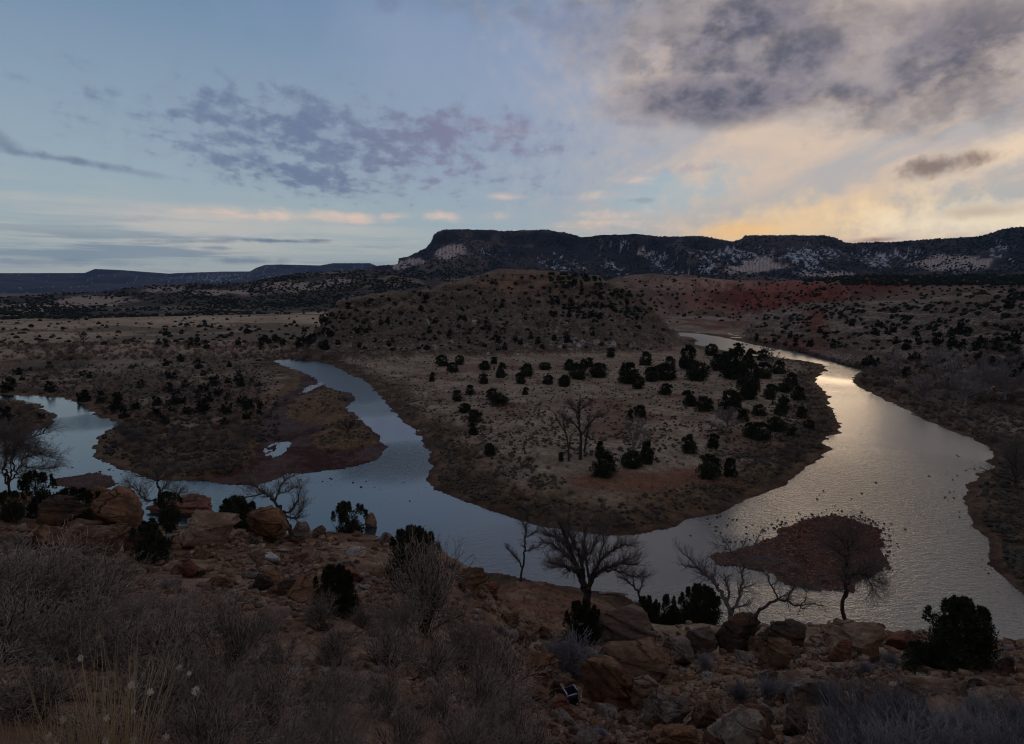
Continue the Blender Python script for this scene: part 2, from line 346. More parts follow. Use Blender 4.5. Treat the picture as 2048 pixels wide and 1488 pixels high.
# ------------------------------------------------------------------ distant ridges: silhouettes by bearing
def sil(pts):
    px = np.array([p[0] for p in pts], float); py = np.array([p[1] for p in pts], float)
    x, y, w = pxdir(px, py); return np.degrees(np.arctan2(x, y)), w / np.hypot(x, y)
def layer(th_deg, r, x, y, S, rf, rc, base, shape, back=None, warp=0.0, wsc=300., seed=0):
    a, tn = S; tan_e = np.interp(th_deg, a, tn)
    rf_ = np.interp(th_deg, a, rf) if np.ndim(rf) else rf; rc_ = np.interp(th_deg, a, rc) if np.ndim(rc) else rc
    zc = HC + rc_ * tan_e
    t = (r - rf_) / (rc_ - rf_)
    if warp: t = t + warp * fbm(x / wsc, y / wsc, 4, seed) * np.clip(1 - np.abs(t - 0.45) * 1.7, 0, 1)
    base = np.minimum(base, zc - 2.0)
    h = base + (zc - base) * np.interp(np.clip(t, 0, 1), shape[0], shape[1])
    if back is not None: h = np.where(t > 1, zc - (r - rc_) * back, h)
    else: h = np.where(t > 1, zc - (r - rc_) * 0.02, h)
    h = np.where(t < 0, -50, h)
    return h, t
S_FAR = sil([(-900,548),(0,546),(170,546),(190,538),(240,540),(340,547),(352,546),(440,543),(500,543),(512,536),(530,530),(560,529),(640,531),(670,527),(740,526),(757,533),(900,540),(1200,560),(3500,560)])
S_MAIN = sil([(-900,640),(500,600),(640,560),(750,532),(770,530),(795,528),(798,516),(812,514),(850,498),(862,485),(868,470),(878,464),(890,460),(930,459),(960,460),(1000,462),(1060,461),(1085,459),
 (1100,461),(1130,465),(1165,474),(1205,469),(1235,469),(1265,467),(1320,473),(1360,474),(1400,473),(1430,477),(1465,484),(1482,479),(1490,472),(1560,471),(1650,471),(1672,476),(1690,485),(1705,487),
 (1790,484),(1870,479),(1960,474),(1985,466),(2010,458),(2060,452),(2300,450),(3500,470)])
S_FOOT = sil([(-900,600),(0,595),(100,587),(205,585),(256,577),(308,571),(342,571),(410,568),(478,566),(513,560),(581,548),(640,545),(700,540),(750,540),(850,552),(1000,560),(1200,562),(1400,565),(1600,570),(3500,575)])
S_RED = sil([(-900,640),(1000,640),(1160,590),(1200,565),(1235,554),(1260,550),(1300,547),(1335,549),(1370,548),(1420,556),(1470,561),(1500,560),(1560,562),(1640,558),(1665,553),(1690,552),(1760,549),(1800,548),(1920,549),(2048,551),(2400,548),(3500,560)])
S_RIGHT = sil([(-900,720),(1440,665),(1480,648),(1505,640),(1540,630),(1600,618),(1660,612),(1700,610),(1760,612),(1820,612),(1870,604),(1920,594),(1980,588),(2048,580),(2300,560),(3500,560)])
S_HILL = sil([(-900,760),(520,720),(575,704),(600,690),(622,670),(642,646),(658,622),(676,604),(702,591),(740,588),(782,584),(820,581),(864,577),(900,566),(939,555),(973,543),(1000,539),(1041,541),(1110,543),(1160,548),(1195,553),(1225,566),(1264,581),(1290,600),(1312,622),(1335,650),(1356,668),(1420,690),(3500,760)])
HILL_RF = np.interp(S_HILL[0], [-30, -17, -12, 0, 10, 14, 16, 30], [335, 318, 312, 322, 340, 372, 392, 420])
HILL_RC = np.interp(S_HILL[0], [-30, -17, -12, -3, 4, 10, 14, 16, 30], [370, 372, 385, 420, 430, 425, 430, 430, 440])
SH_MESA = (np.array([0, .25, .5, .68, .74, .84, .90, .935, .975, 1]), np.array([0, .09, .25, .44, .56, .70, .78, .93, .985, 1.0]))
SH_HILL = (np.array([0, .05, .3, .55, .62, .66, .78, .84, .88, 1]), np.array([0, .05, .30, .55, .62, .70, .80, .86, .93, 1.0]))
SH_SOFT = (np.array([0, .2, .5, .8, 1]), np.array([0, .12, .45, .85, 1.0]))
SH_TERR = (np.array([0, .1, .22, .30, .52, .60, .72, .80, 1]), np.array([0, .07, .22, .34, .42, .60, .66, .86, 1.0]))

def height(x, y, parts=False):
    x = np.asarray(x, float); y = np.asarray(y, float)
    shp = x.shape; x = x.ravel(); y = y.ravel()
    r = np.hypot(x, y); th = np.arctan2(x, y); td = np.degrees(th)
    z = np.full(x.shape, -3.0); kind = np.zeros(x.shape, np.int8); sd = np.full(x.shape, 99.0)
    m = (r > 45) & (r < 760) & (np.abs(td) < 62)
    if m.any(): sd[m] = river_sd(x[m], y[m])
    bump = fbm(x / 9, y / 9, 4, 51)
    rise = 0.10 * np.clip(sd, 0, 3) + 0.9 * sstep(sd, 1.0, 6.0) + 0.8 * sstep(sd, 5, 40)
    m2 = (r > 60) & (r < 400)
    gr = np.zeros(x.shape)
    if m2.any():
        xs, ys = x[m2], y[m2]
        v = np.clip(soft(xs, ys, LBAR, 1.0) - soft(xs, ys, GI1, 0.8) - soft(xs, ys, GI2, 0.8), 0, 1)
        v = np.maximum(v, soft(xs, ys, BAR, 1.5)); v = np.maximum(v, soft(xs, ys, SBAR, 1.0)); gr[m2] = v
    low_ = 0.06 + 0.022 * np.clip(sd, 0, 9)
    rise = rise * np.clip((110.0 / np.maximum(r, 1)) ** 1.7, 0.10, 1.0)
    land = (rise + 0.22 * bump * sstep(sd, 2, 8)) * (1 - gr) + low_ * gr + 0.05 * fbm(x / 1.3, y / 1.3, 3, 61) * sstep(r, 400, 150)
    plain = sstep(r, 260, 700) * 5.0 - sstep(r, 1900, 4200) * 70 + 0.8 * fbm(x / 60, y / 60, 4, 71) * sstep(r, 250, 500)
    vz = np.where(sd > 0, land + plain * sstep(sd, 15, 150), -0.12 - 0.12 * np.clip(-sd, 0, 8) + 0.04 * bump)
    kind[:] = 1; z = vz
    # central rocky hill
    jit = fbm(x / 14, y / 14, 5, 81)
    hh, t = layer(td, r, x, y, S_HILL, HILL_RF, HILL_RC, 2.0, SH_HILL, back=0.35, warp=0.10, wsc=45., seed=83)
    hh = hh + (2.4 * jit + 1.3 * fbm(x / 4.5, y / 4.5, 3, 87) + 4.2 * (ridged(x / 26, y / 70, 3, 85) - 0.6)) * np.clip(np.minimum(t * 6, (1.0 - t) * 6), 0.12, 1)
    hh = hh + sstep(t, .15, .5) * 1.0 * np.sin(2 * math.pi * (hh + 1.2 * fbm(x / 40, y / 40, 2, 89)) / 5.2)
    k = hh > z; z = np.where(k, hh, z); kind[k] = 2
    # terraces on the right, then the red badlands behind
    RRF = np.interp(S_RIGHT[0], [-60, 14, 17, 20, 24, 28, 34, 38, 45, 60], [600, 545, 520, 465, 400, 330, 270, 235, 220, 220])
    RRC = np.interp(S_RIGHT[0], [-60, 14, 20, 28, 34, 38, 60], [760, 620, 630, 600, 560, 520, 500])
    hr, t2 = layer(td, r, x, y, S_RIGHT, RRF, RRC, 2.5, SH_TERR, back=0.0, warp=0.22, wsc=55., seed=91)
    hr = hr + (1.6 * fbm(x / 18, y / 18, 5, 93) - 6.5 * sstep(ridged(x / 55, y / 80, 3, 95), 0.66, 0.92)) * np.clip(np.minimum(t2 * 5, (1.05 - t2) * 5), 0.15, 1)
    hr = hr + .75 * np.sin(2 * math.pi * (hr + fbm(x / 50, y / 50, 2, 97)) / 4.2)
    k = hr > z; z = np.where(k, hr, z); kind[k] = 3
    hd, t3 = layer(td, r, x, y, S_RED, 620., 950., 4.0, SH_TERR, back=0.01, warp=0.30, wsc=90., seed=101)
    hd = hd + (3.0 * fbm(x / 28, y / 28, 5, 103) - 17 * sstep(ridged(x / 70, y / 90, 3, 105), 0.60, 0.95) - 5 * sstep(ridged(x / 26, y / 60, 3, 107), 0.55, 0.95)) * np.clip(np.minimum(t3 * 4, (1.04 - t3) * 5), 0.1, 1)
    k = hd > z; z = np.where(k, hd, z); kind[k] = 4
    # wooded foothills
    hf, t4 = layer(td, r, x, y, S_FOOT, 820., 1750., 5.0, SH_SOFT, warp=0.25, wsc=170., seed=111)
    hf = hf + (7 * fbm(x / 80, y / 80, 5, 113) + 6 * (ridged(x / 150, y / 150, 4, 117) - 0.6)) * np.clip(np.minimum(t4 * 4, (1.03 - t4) * 4), 0.12, 1)
    k = hf > z; z = np.where(k, hf, z); kind[k] = 5
    # main mesa
    hm, t5 = layer(td, r, x, y, S_MAIN, 1700., 3300., 30.0, SH_MESA, warp=0.34, wsc=520., seed=121)
    spur = ridged(x / 520 + 0.25 * fbm(x / 300, y / 300, 3, 7), y / 2600, 4, 125)
    env = np.clip(np.minimum(t5 * 3, (1.0 - t5) * 5), 0, 1)
    hm = hm + (170 * (spur - 0.68) + 7 * fbm(x / 60, y / 60, 5, 127)) * env + 2.0 * fbm(x / 30, y / 30, 2, 129) * (1 - env) * (t5 > 0.9)
    k = hm > z; z = np.where(k, hm, z); kind[k] = 6
    ha, t6 = layer(td, r, x, y, S_FAR, 4600., 9500., -45.0, SH_MESA, warp=0.3, wsc=1500., seed=131)
    ha = ha + 60 * (ridged(x / 900, y / 3000, 4, 135) - 0.7) * np.clip(np.minimum(t6 * 3, (1.0 - t6) * 8), 0, 1)
    k = ha > z; z = np.where(k, ha, z); kind[k] = 7
    # near hillside
    mf = r < 140
    fz = np.full(x.shape, -30.0)
    if mf.any(): fz[mf] = fg_height(x[mf], y[mf])
    bh = (np.abs(td) > 85) & ~mf
    fz[bh] = HC + 3
    k = fz > z; z = np.where(k, fz, z); kind[k] = 0
    if parts: return z.reshape(shp), kind.reshape(shp), sd.reshape(shp), gr.reshape(shp), t.reshape(shp), t5.reshape(shp)
    return z.reshape(shp)

def hf(x, y):
    """land height read back from the built sheet"""
    x = np.asarray(x, float); y = np.asarray(y, float)
    th = np.arctan2(x, y); lr = np.log(np.maximum(np.hypot(x, y), 1.001))
    i = np.clip(np.searchsorted(G_LR, lr) - 1, 0, len(G_LR) - 2); j = np.clip(np.searchsorted(G_TH, th) - 1, 0, len(G_TH) - 2)
    u = np.clip((lr - G_LR[i]) / (G_LR[i + 1] - G_LR[i]), 0, 1); v = np.clip((th - G_TH[j]) / (G_TH[j + 1] - G_TH[j]), 0, 1)
    return (G_Z[i, j] * (1 - v) + G_Z[i, j + 1] * v) * (1 - u) + (G_Z[i + 1, j] * (1 - v) + G_Z[i + 1, j + 1] * v) * u
def ground_many(px, py, rmin=2.0, rmax=12000.):
    """where the view lines through these picture points meet the land -> world x, y, z, hit"""
    px = np.atleast_1d(np.asarray(px, float)); py = np.atleast_1d(np.asarray(py, float))
    dx, dy, dz = pxdir(px, py); h = np.hypot(dx, dy); ux, uy, uz = dx / h, dy / h, dz / h
    ts = np.exp(np.linspace(math.log(rmin), math.log(rmax), 700))
    hi_ = np.full(px.shape, rmax); lo_ = np.full(px.shape, rmin); done = np.zeros(px.shape, bool); prev = ts[0]
    for t in ts[1:]:
        b = ~done & (hf(ux * t, uy * t) >= HC + uz * t)
        lo_[b] = prev; hi_[b] = t; done |= b; prev = t
    for _ in range(8):
        mid = (lo_ + hi_) / 2; b = hf(ux * mid, uy * mid) >= HC + uz * mid
        hi_ = np.where(b, mid, hi_); lo_ = np.where(b, lo_, mid)
    X = ux * hi_; Y = uy * hi_
    return X, Y, hf(X, Y), done
def ground(px, py):
    X, Y, Z, d = ground_many([px], [py]); return float(X[0]), float(Y[0]), float(Z[0])
def at_range(px, py, r):
    """point at this horizontal range on the bearing of the picture point: x, y, land z, height of the view line"""
    dx, dy, dz = pxdir(px, py); h = math.hypot(dx, dy); x, y = dx / h * r, dy / h * r
    return x, y, float(hf(x, y)), HC + dz / h * r

# ------------------------------------------------------------------ materials
def mat(name, rough=0.9, spec=0.2):
    m = bpy.data.materials.new(name); m.use_nodes = True
    b = m.node_tree.nodes['Principled BSDF']; b.inputs['Roughness'].default_value = rough
    b.inputs['Specular IOR Level'].default_value = spec
    return m, G(m.node_tree), b
def noisy_mat(name, c1, c2, scale=3.0, rough=0.95, spec=0.1, bump=0.0, c3=None, detail=6):
    m, q, b = mat(name, rough, spec)
    t = q.n('ShaderNodeTexCoord'); f = q.noise(t.outputs['Object'], scale, detail, 0.6)
    c = q.mix(q.ss(f, 0.35, 0.65), c1, c2)
    if c3 is not None:
        f2 = q.noise(t.outputs['Object'], scale * 0.37, 3, 0.5); c = q.mix(q.ss(f2, 0.5, 0.62), c, c3)
    oi = q.n('ShaderNodeObjectInfo')
    v = q.m('ADD', 0.72, q.m('MULTIPLY', oi.outputs['Random'], 0.56))
    c = q.mix(1.0, c, q.vec(v, v, v), 'MULTIPLY')
    q.nt.links.new(c, b.inputs['Base Color'])
    if bump:
        bp = q.n('ShaderNodeBump'); bp.inputs['Strength'].default_value = bump; bp.inputs['Distance'].default_value = 0.1
        q.nt.links.new(f, bp.inputs['Height']); q.nt.links.new(bp.outputs[0], b.inputs['Normal'])
    return m

def link(o, parent=None):
    sc.collection.objects.link(o)
    if parent is not None: o.parent = parent
    return o
def tag(o, label=None, cat=None, group=None, kind=None):
    if label: o['label'] = label
    if cat: o['category'] = cat
    if group: o['group'] = group
    if kind: o['kind'] = kind
    return o
def empty(name, loc=(0, 0, 0), rz=0.0, s=1.0):
    o = bpy.data.objects.new(name, None); o.location = loc; o.rotation_euler = (0, 0, rz); o.scale = (s, s, s)
    o.empty_display_size = 0.2
    return link(o)
def np_mesh(name, V, Fq, smooth=False, colors=None):
    """mesh from numpy verts (n,3) and faces (m,3|4)"""
    V = np.ascontiguousarray(V, dtype=np.float32); Fq = np.ascontiguousarray(Fq, dtype=np.int32)
    me = bpy.data.meshes.new(name); n, k = Fq.shape
    me.vertices.add(len(V)); me.vertices.foreach_set('co', V.ravel())
    me.loops.add(n * k); me.loops.foreach_set('vertex_index', Fq.ravel())
    me.polygons.add(n); me.polygons.foreach_set('loop_start', np.arange(0, n * k, k, dtype=np.int32))
    me.polygons.foreach_set('loop_total', np.full(n, k, dtype=np.int32))
    me.polygons.foreach_set('use_smooth', np.full(n, smooth, dtype=bool))
    if colors is not None:
        ca = me.color_attributes.new('tint', 'FLOAT_COLOR', 'POINT')
        c = np.ones((len(V), 4), np.float32); c[:, :3] = colors; ca.data.foreach_set('color', c.ravel())
    me.update(calc_edges=True)
    return me

# ------------------------------------------------------------------ terrain sheet
def build_terrain():
    th1 = np.radians(np.arange(-46, 46.001, 0.085))
    thl = np.radians(np.concatenate([np.arange(-180, -60, 4), np.arange(-60, -46, 0.7)])); thr = np.radians(np.concatenate([np.arange(46.7, 60, 0.7), np.arange(60, 180.1, 4)]))
    th = np.concatenate([thl, th1, thr])
    rr = [1.0]
    while rr[-1] < 10200:
        r = rr[-1]; st = 0.016 if r < 20 else (0.011 if r < 55 else (0.0062 if r < 300 else (0.0042 if r < 500 else (0.006 if r < 4000 else 0.012))))
        rr.append(r * (1 + st))
    rr = np.array(rr); T, R = np.meshgrid(th, rr)
    X = (R * np.sin(T)); Y = (R * np.cos(T)); sh = X.shape
    Z, kind, sd, gr, th_, tm = height(X, Y, True)
    global G_TH, G_LR, G_Z
    G_TH = th; G_LR = np.log(rr); G_Z = Z.copy()
    X, Y, Z, kind, sd, gr, tm, th_, R, T = [a.ravel() for a in (X, Y, Z, kind, sd, gr, tm, th_, R, T)]
    px, py = project(X, Y, Z)
    def c(*v): return np.array(v, float)
    n1 = fbm(X / 6, Y / 6, 5, 201); n2 = fbm(X / 30, Y / 30, 4, 203); n3 = fbm(X / 1.6, Y / 1.6, 4, 205); n4 = fbm(X / 120, Y / 120, 5, 207)
    def mixc(A, B, f): return A * (1 - f[:, None]) + B * f[:, None]
    C = np.zeros((len(X), 3))
    def full(v): return np.tile(c(*v), (len(X), 1))
    # hillside soil and near rubble
    soil = mixc(full((.15, .085, .055)), full((.24, .155, .105)), sstep(n1 + n3 * .6, -.5, .6))
    soil = mixc(soil, full((.22, .19, .13)), sstep(n2 + n3 * .5, .15, .7) * .6)
    C[:] = soil
    # valley floor
    grass = mixc(full((.27, .205, .145)), full((.44, .345, .25)), sstep(n1 + .6 * n3, -.6, .6))
    grass = mixc(grass, full((.20, .14, .10)), sstep(n3 + n2 * .4, .1, .6) * .55)
    grass = mixc(grass, full((.20, .09, .06)), sstep(n2, .35, .7) * .5)
    bank = mixc(full((.085, .06, .038)), full((.19, .12, .07)), sstep(n3 + n1, -.4, .7))
    val = mixc(bank, grass, sstep(sd + 3 * n1, 6, 16))
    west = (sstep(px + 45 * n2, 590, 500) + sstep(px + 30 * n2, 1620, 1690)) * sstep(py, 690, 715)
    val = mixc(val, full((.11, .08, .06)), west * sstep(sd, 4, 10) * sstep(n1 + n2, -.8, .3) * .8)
    ff = soft(X, Y, DIRT, 2.5) if True else 0
    val = mixc(val, full((.26, .115, .075)), ff * .85)
    orange = mixc(full((.17, .105, .06)), full((.26, .17, .10)), sstep(n3, -.4, .5))
    edge = sstep(px, 620, 560) * (py > 740) * sstep(sd + 3 * n1, 8, 2) * sstep(sd, .3, .9) * .7
    edge2 = np.clip(soft(X, Y, GI1, 1.6) + soft(X, Y, GI2, 1.6), 0, 1) * (.55 + .45 * sstep(n1 + n3, -.5, .4))
    lb = edist(X, Y, LBAR); lbin = inside(X, Y, LBAR)
    edge3 = np.where(~lbin & (px < 600), sstep(lb, 5.5, 2.5), 0)
    val = mixc(val, orange, np.clip(np.maximum(np.maximum(edge * .7, edge2), edge3), 0, 1) * (gr < .5))
    pen = ((px > 180) & (px < 500) & (py > 855) & (py < 965)) * 1.0
    val = mixc(val, full((.16, .12, .065)), pen * .4)
    gravel = mixc(full((.065, .028, .025)), full((.12, .07, .062)), sstep(n1 + n3, -.6, .6))
    gravel = mixc(gravel, full((.12, .10, .10)), sstep(n2 + n1 * .4, .0, .6) * .55)
    near_water = sstep(sd, 2.2, .2)
    val = mixc(val, mixc(full((.07, .04, .03)), full((.12, .075, .055)), sstep(n3, -.4, .4)), near_water * (gr < .5))
    val = mixc(val, gravel, gr)
    bed = mixc(full((.03, .022, .015)), full((.02, .028, .022)), sstep(-sd, 1, 12))
    val = np.where((sd < 0)[:, None], bed, val)
    ir = inside(*wobble(X, Y), ICE)
    val = np.where(ir[:, None], c(.55, .60, .66), val)
    tan = mixc(full((.42, .31, .21)), full((.55, .42, .29)), sstep(n2, -.5, .5))
    farm = sstep(R, 330, 420) * sstep(T, -.06, -.16)
    val = mixc(val, mixc(tan, full((.13, .10, .07)), sstep(n4 + .5 * n2, .15, .5) * .8), farm)
    val = mixc(val, full((.16, .06, .04)), sstep(R, 300, 380) * (T > .2) * sstep(n2 + n1 * .5, -.2, .4) * .75)
    C = np.where((kind == 1)[:, None], val * .84, C)
    # road on the shore slope
    C = mixc(C, full((.24, .115, .08)), (inside(X, Y, ROAD) & (kind == 0)).astype(float) * .8)
    shore = ((kind == 0) & (Z < 4) & (R > 50)).astype(float)
    C = mixc(C, full((.16, .07, .045)), shore * .5)
    spur = (kind == 0) * np.exp(-((np.degrees(T) - 2.5) / 4.5) ** 2) * sstep(R, 25, 30) * sstep(R, 54, 42)
    C = mixc(C, mixc(full((.22, .085, .04)), full((.30, .17, .07)), sstep(n3, -.3, .4)), spur * .75)
    C = mixc(C, full((.25, .20, .13)), (kind == 0) * sstep(np.degrees(T), 2, 7) * sstep(n2 + n1 * .6, -.1, .5) * .5)
    # central hill: strata near the crest, talus below
    zz = Z + 2.0 * n2
    band = sstep(np.sin(zz * 0.85 + n2 * 2), -.2, .6)
    hill = mixc(full((.095, .07, .052)), full((.16, .12, .09)), sstep(n1 + n3 * .5, -.5, .6))
    hill = mixc(hill, mixc(full((.075, .055, .04)), full((.20, .145, .10)), band), sstep(th_, .55, .66) * sstep(th_, .95, .85) * .8)
    hill = mixc(hill, full((.21, .17, .125)), sstep(th_, .86, .97) * .7)
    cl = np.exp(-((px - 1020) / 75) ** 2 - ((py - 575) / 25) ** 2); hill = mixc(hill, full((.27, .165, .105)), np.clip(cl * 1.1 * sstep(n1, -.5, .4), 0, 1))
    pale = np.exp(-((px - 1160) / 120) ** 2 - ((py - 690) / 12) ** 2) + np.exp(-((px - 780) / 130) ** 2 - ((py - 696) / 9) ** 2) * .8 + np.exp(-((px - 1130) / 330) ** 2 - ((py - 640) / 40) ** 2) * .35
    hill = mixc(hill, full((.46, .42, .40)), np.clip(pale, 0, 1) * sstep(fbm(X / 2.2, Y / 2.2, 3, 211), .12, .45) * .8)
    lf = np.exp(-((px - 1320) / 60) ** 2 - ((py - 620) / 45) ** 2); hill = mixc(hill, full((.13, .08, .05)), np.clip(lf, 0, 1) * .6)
    C = np.where((kind == 2)[:, None], hill, C)
    rt = mixc(full((.14, .10, .078)), full((.24, .18, .14)), sstep(n1 + n2, -.5, .6))
    rt = mixc(rt, mixc(full((.11, .08, .06)), full((.34, .27, .22)), sstep(np.sin(Z * 1.5 + n1 * 2), -.1, .5)), sstep(n2, -.1, .4) * .6)
    rb = np.exp(-((px - 1635) / 22) ** 2 - ((py - 640) / 28) ** 2) + np.exp(-((px - 1560) / 120) ** 2 - ((py - 690) / 12) ** 2)
    rt = mixc(rt, full((.20, .065, .04)), np.clip(rb * 1.2, 0, 1) * .8)
    C = np.where((kind == 3)[:, None], rt, C)
    red = mixc(full((.15, .10, .075)), full((.25, .19, .145)), sstep(n2, -.5, .5))
    rz_ = np.exp(-((px - 1560) / 150) ** 2 - ((py - 592) / 34) ** 2) + .7 * np.exp(-((px - 1760) / 60) ** 2 - ((py - 566) / 14) ** 2)
    rz_ = np.clip(rz_ * 1.5 + .35 * n2, 0, 1)
    red = mixc(red, mixc(full((.16, .042, .032)), full((.26, .09, .06)), sstep(n2 + n1 * .5, -.4, .6)), rz_ * .95)
    pz = np.exp(-((px - 1400) / 120) ** 2 - ((py - 567) / 12) ** 2); red = mixc(red, full((.44, .28, .20)), np.clip(pz, 0, 1) * sstep(n1, -.4, .4))
    C = np.where((kind == 4)[:, None], red, C)
    ft = mixc(full((.07, .06, .05)), full((.20, .155, .11)), sstep(n4 + n2 * .7, .05, .7))
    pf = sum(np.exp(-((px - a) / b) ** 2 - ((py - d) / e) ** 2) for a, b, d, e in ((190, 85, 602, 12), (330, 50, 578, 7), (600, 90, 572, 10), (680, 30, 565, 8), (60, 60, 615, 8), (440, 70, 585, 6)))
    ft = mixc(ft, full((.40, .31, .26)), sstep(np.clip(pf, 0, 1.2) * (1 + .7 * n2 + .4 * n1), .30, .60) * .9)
    C = np.where((kind == 5)[:, None], ft, C)
    n5 = fbm(X / 260, Y / 260, 5, 221); n6 = fbm(X / 45, Y / 45, 4, 223)
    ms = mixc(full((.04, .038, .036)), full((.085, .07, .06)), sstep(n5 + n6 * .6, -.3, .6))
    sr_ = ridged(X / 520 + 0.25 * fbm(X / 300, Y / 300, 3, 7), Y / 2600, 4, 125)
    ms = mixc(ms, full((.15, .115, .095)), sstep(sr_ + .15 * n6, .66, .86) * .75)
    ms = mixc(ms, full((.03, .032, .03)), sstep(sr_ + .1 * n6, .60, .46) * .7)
    pm = sum(np.exp(-((px - a) / b) ** 2 - ((py - d) / e) ** 2) for a, b, d, e in ((905, 28, 500, 14), (890, 14, 508, 8), (830, 22, 523, 9), (800, 16, 534, 8), (1540, 46, 528, 15), (1480, 30, 540, 9), (1900, 80, 525, 16), (1295, 18, 505, 8), (1650, 60, 548, 7)))
    ms = mixc(ms, mixc(full((.34, .26, .23)), full((.55, .47, .43)), sstep(np.sin(px * .9 + n6 * 3), -.4, .6)), sstep(np.clip(pm, 0, 1.2) * (1 + .8 * n6 + .4 * n5), .30, .60))
    sn = sum(w * np.exp(-((px - a - .8 * (py - 520)) / b) ** 2 - ((py - d) / e) ** 2) for a, b, d, e, w in
        ((1110, 60, 530, 28, .8), (1215, 22, 535, 22, 1.), (1320, 40, 530, 28, .9), (1260, 60, 490, 15, .7), (1420, 60, 520, 24, .8), (1500, 55, 505, 22, 1.), (1600, 40, 530, 25, 1.), (1640, 60, 505, 18, .9), (1760, 60, 520, 22, .9), (1830, 60, 505, 14, .8), (1900, 60, 545, 14, .7), (2020, 40, 500, 30, .8), (990, 40, 505, 14, .6), (1400, 30, 545, 14, .6)))
    fine = fbm(X / 13, Y / 40, 4, 231, .7)
    snow = sstep(fine + .85 * np.clip(sn, 0, 1.2) - .86, 0.0, .22) * sstep(sn, .15, .5) * .85
    ms = mixc(ms, full((.50, .54, .62)), snow * (tm < .95))
    C = np.where((kind == 6)[:, None], ms, C)
    fm = mixc(full((.05, .055, .06)), full((.10, .085, .08)), sstep(n5, -.4, .5))
    sf = np.exp(-((px - 430) / 90) ** 2 - ((py - 556) / 9) ** 2); fm = mixc(fm, full((.5, .55, .62)), sstep(fine + .5 * sf - .6, 0, .15) * .6)
    C = np.where((kind == 7)[:, None], fm, C)
    V = np.stack([X, Y, Z], 1)
    nr, nc = sh
    I = np.arange(nr * nc, dtype=np.int32).reshape(nr, nc)
    mt, q, b = mat('land', 0.95, 0.08)
    at = q.n('ShaderNodeAttribute', attribute_name='tint'); tcn = q.n('ShaderNodeTexCoord')
    f1 = q.noise(tcn.outputs['Object'], 3.0, 8, 0.65); f2 = q.noise(tcn.outputs['Object'], 0.6, 6, 0.6)
    v = q.m('ADD', 0.42, q.m('ADD', q.m('MULTIPLY', q.ss(f1, 0.3, 0.7), 0.75), q.m('MULTIPLY', q.ss(f2, 0.3, 0.7), 0.5)))
    q.nt.links.new(q.mix(1.0, at.outputs['Color'], q.vec(v, v, v), 'MULTIPLY'), b.inputs['Base Color'])
    bp = q.n('ShaderNodeBump'); bp.inputs['Strength'].default_value = 0.6; bp.inputs['Distance'].default_value = 0.12
    q.nt.links.new(f1, bp.inputs['Height']); q.nt.links.new(bp.outputs[0], b.inputs['Normal'])
    def piece(i0, i1, name):
        J = I[i0:i1 + 1]; base_ = J[0, 0]; J = J - base_
        A, B, Cq, D = J[:-1, :-1], J[:-1, 1:], J[1:, 1:], J[1:, :-1]
        Fq = np.stack([A, D, Cq, B], -1).reshape(-1, 4)
        sl = slice(i0 * nc, (i1 + 1) * nc)
        me = np_mesh(name, V[sl], Fq, True, C[sl]); me.materials.append(mt)
        o = link(bpy.data.objects.new(name, me)); tag(o, kind='structure'); return o
    i1 = int(np.searchsorted(rr, 270)); i2 = int(np.searchsorted(rr, 1600))
    piece(0, i1, 'ground'); piece(i1, i2, 'hills'); piece(i2, nr - 1, 'mesa_terrain')
build_terrain()

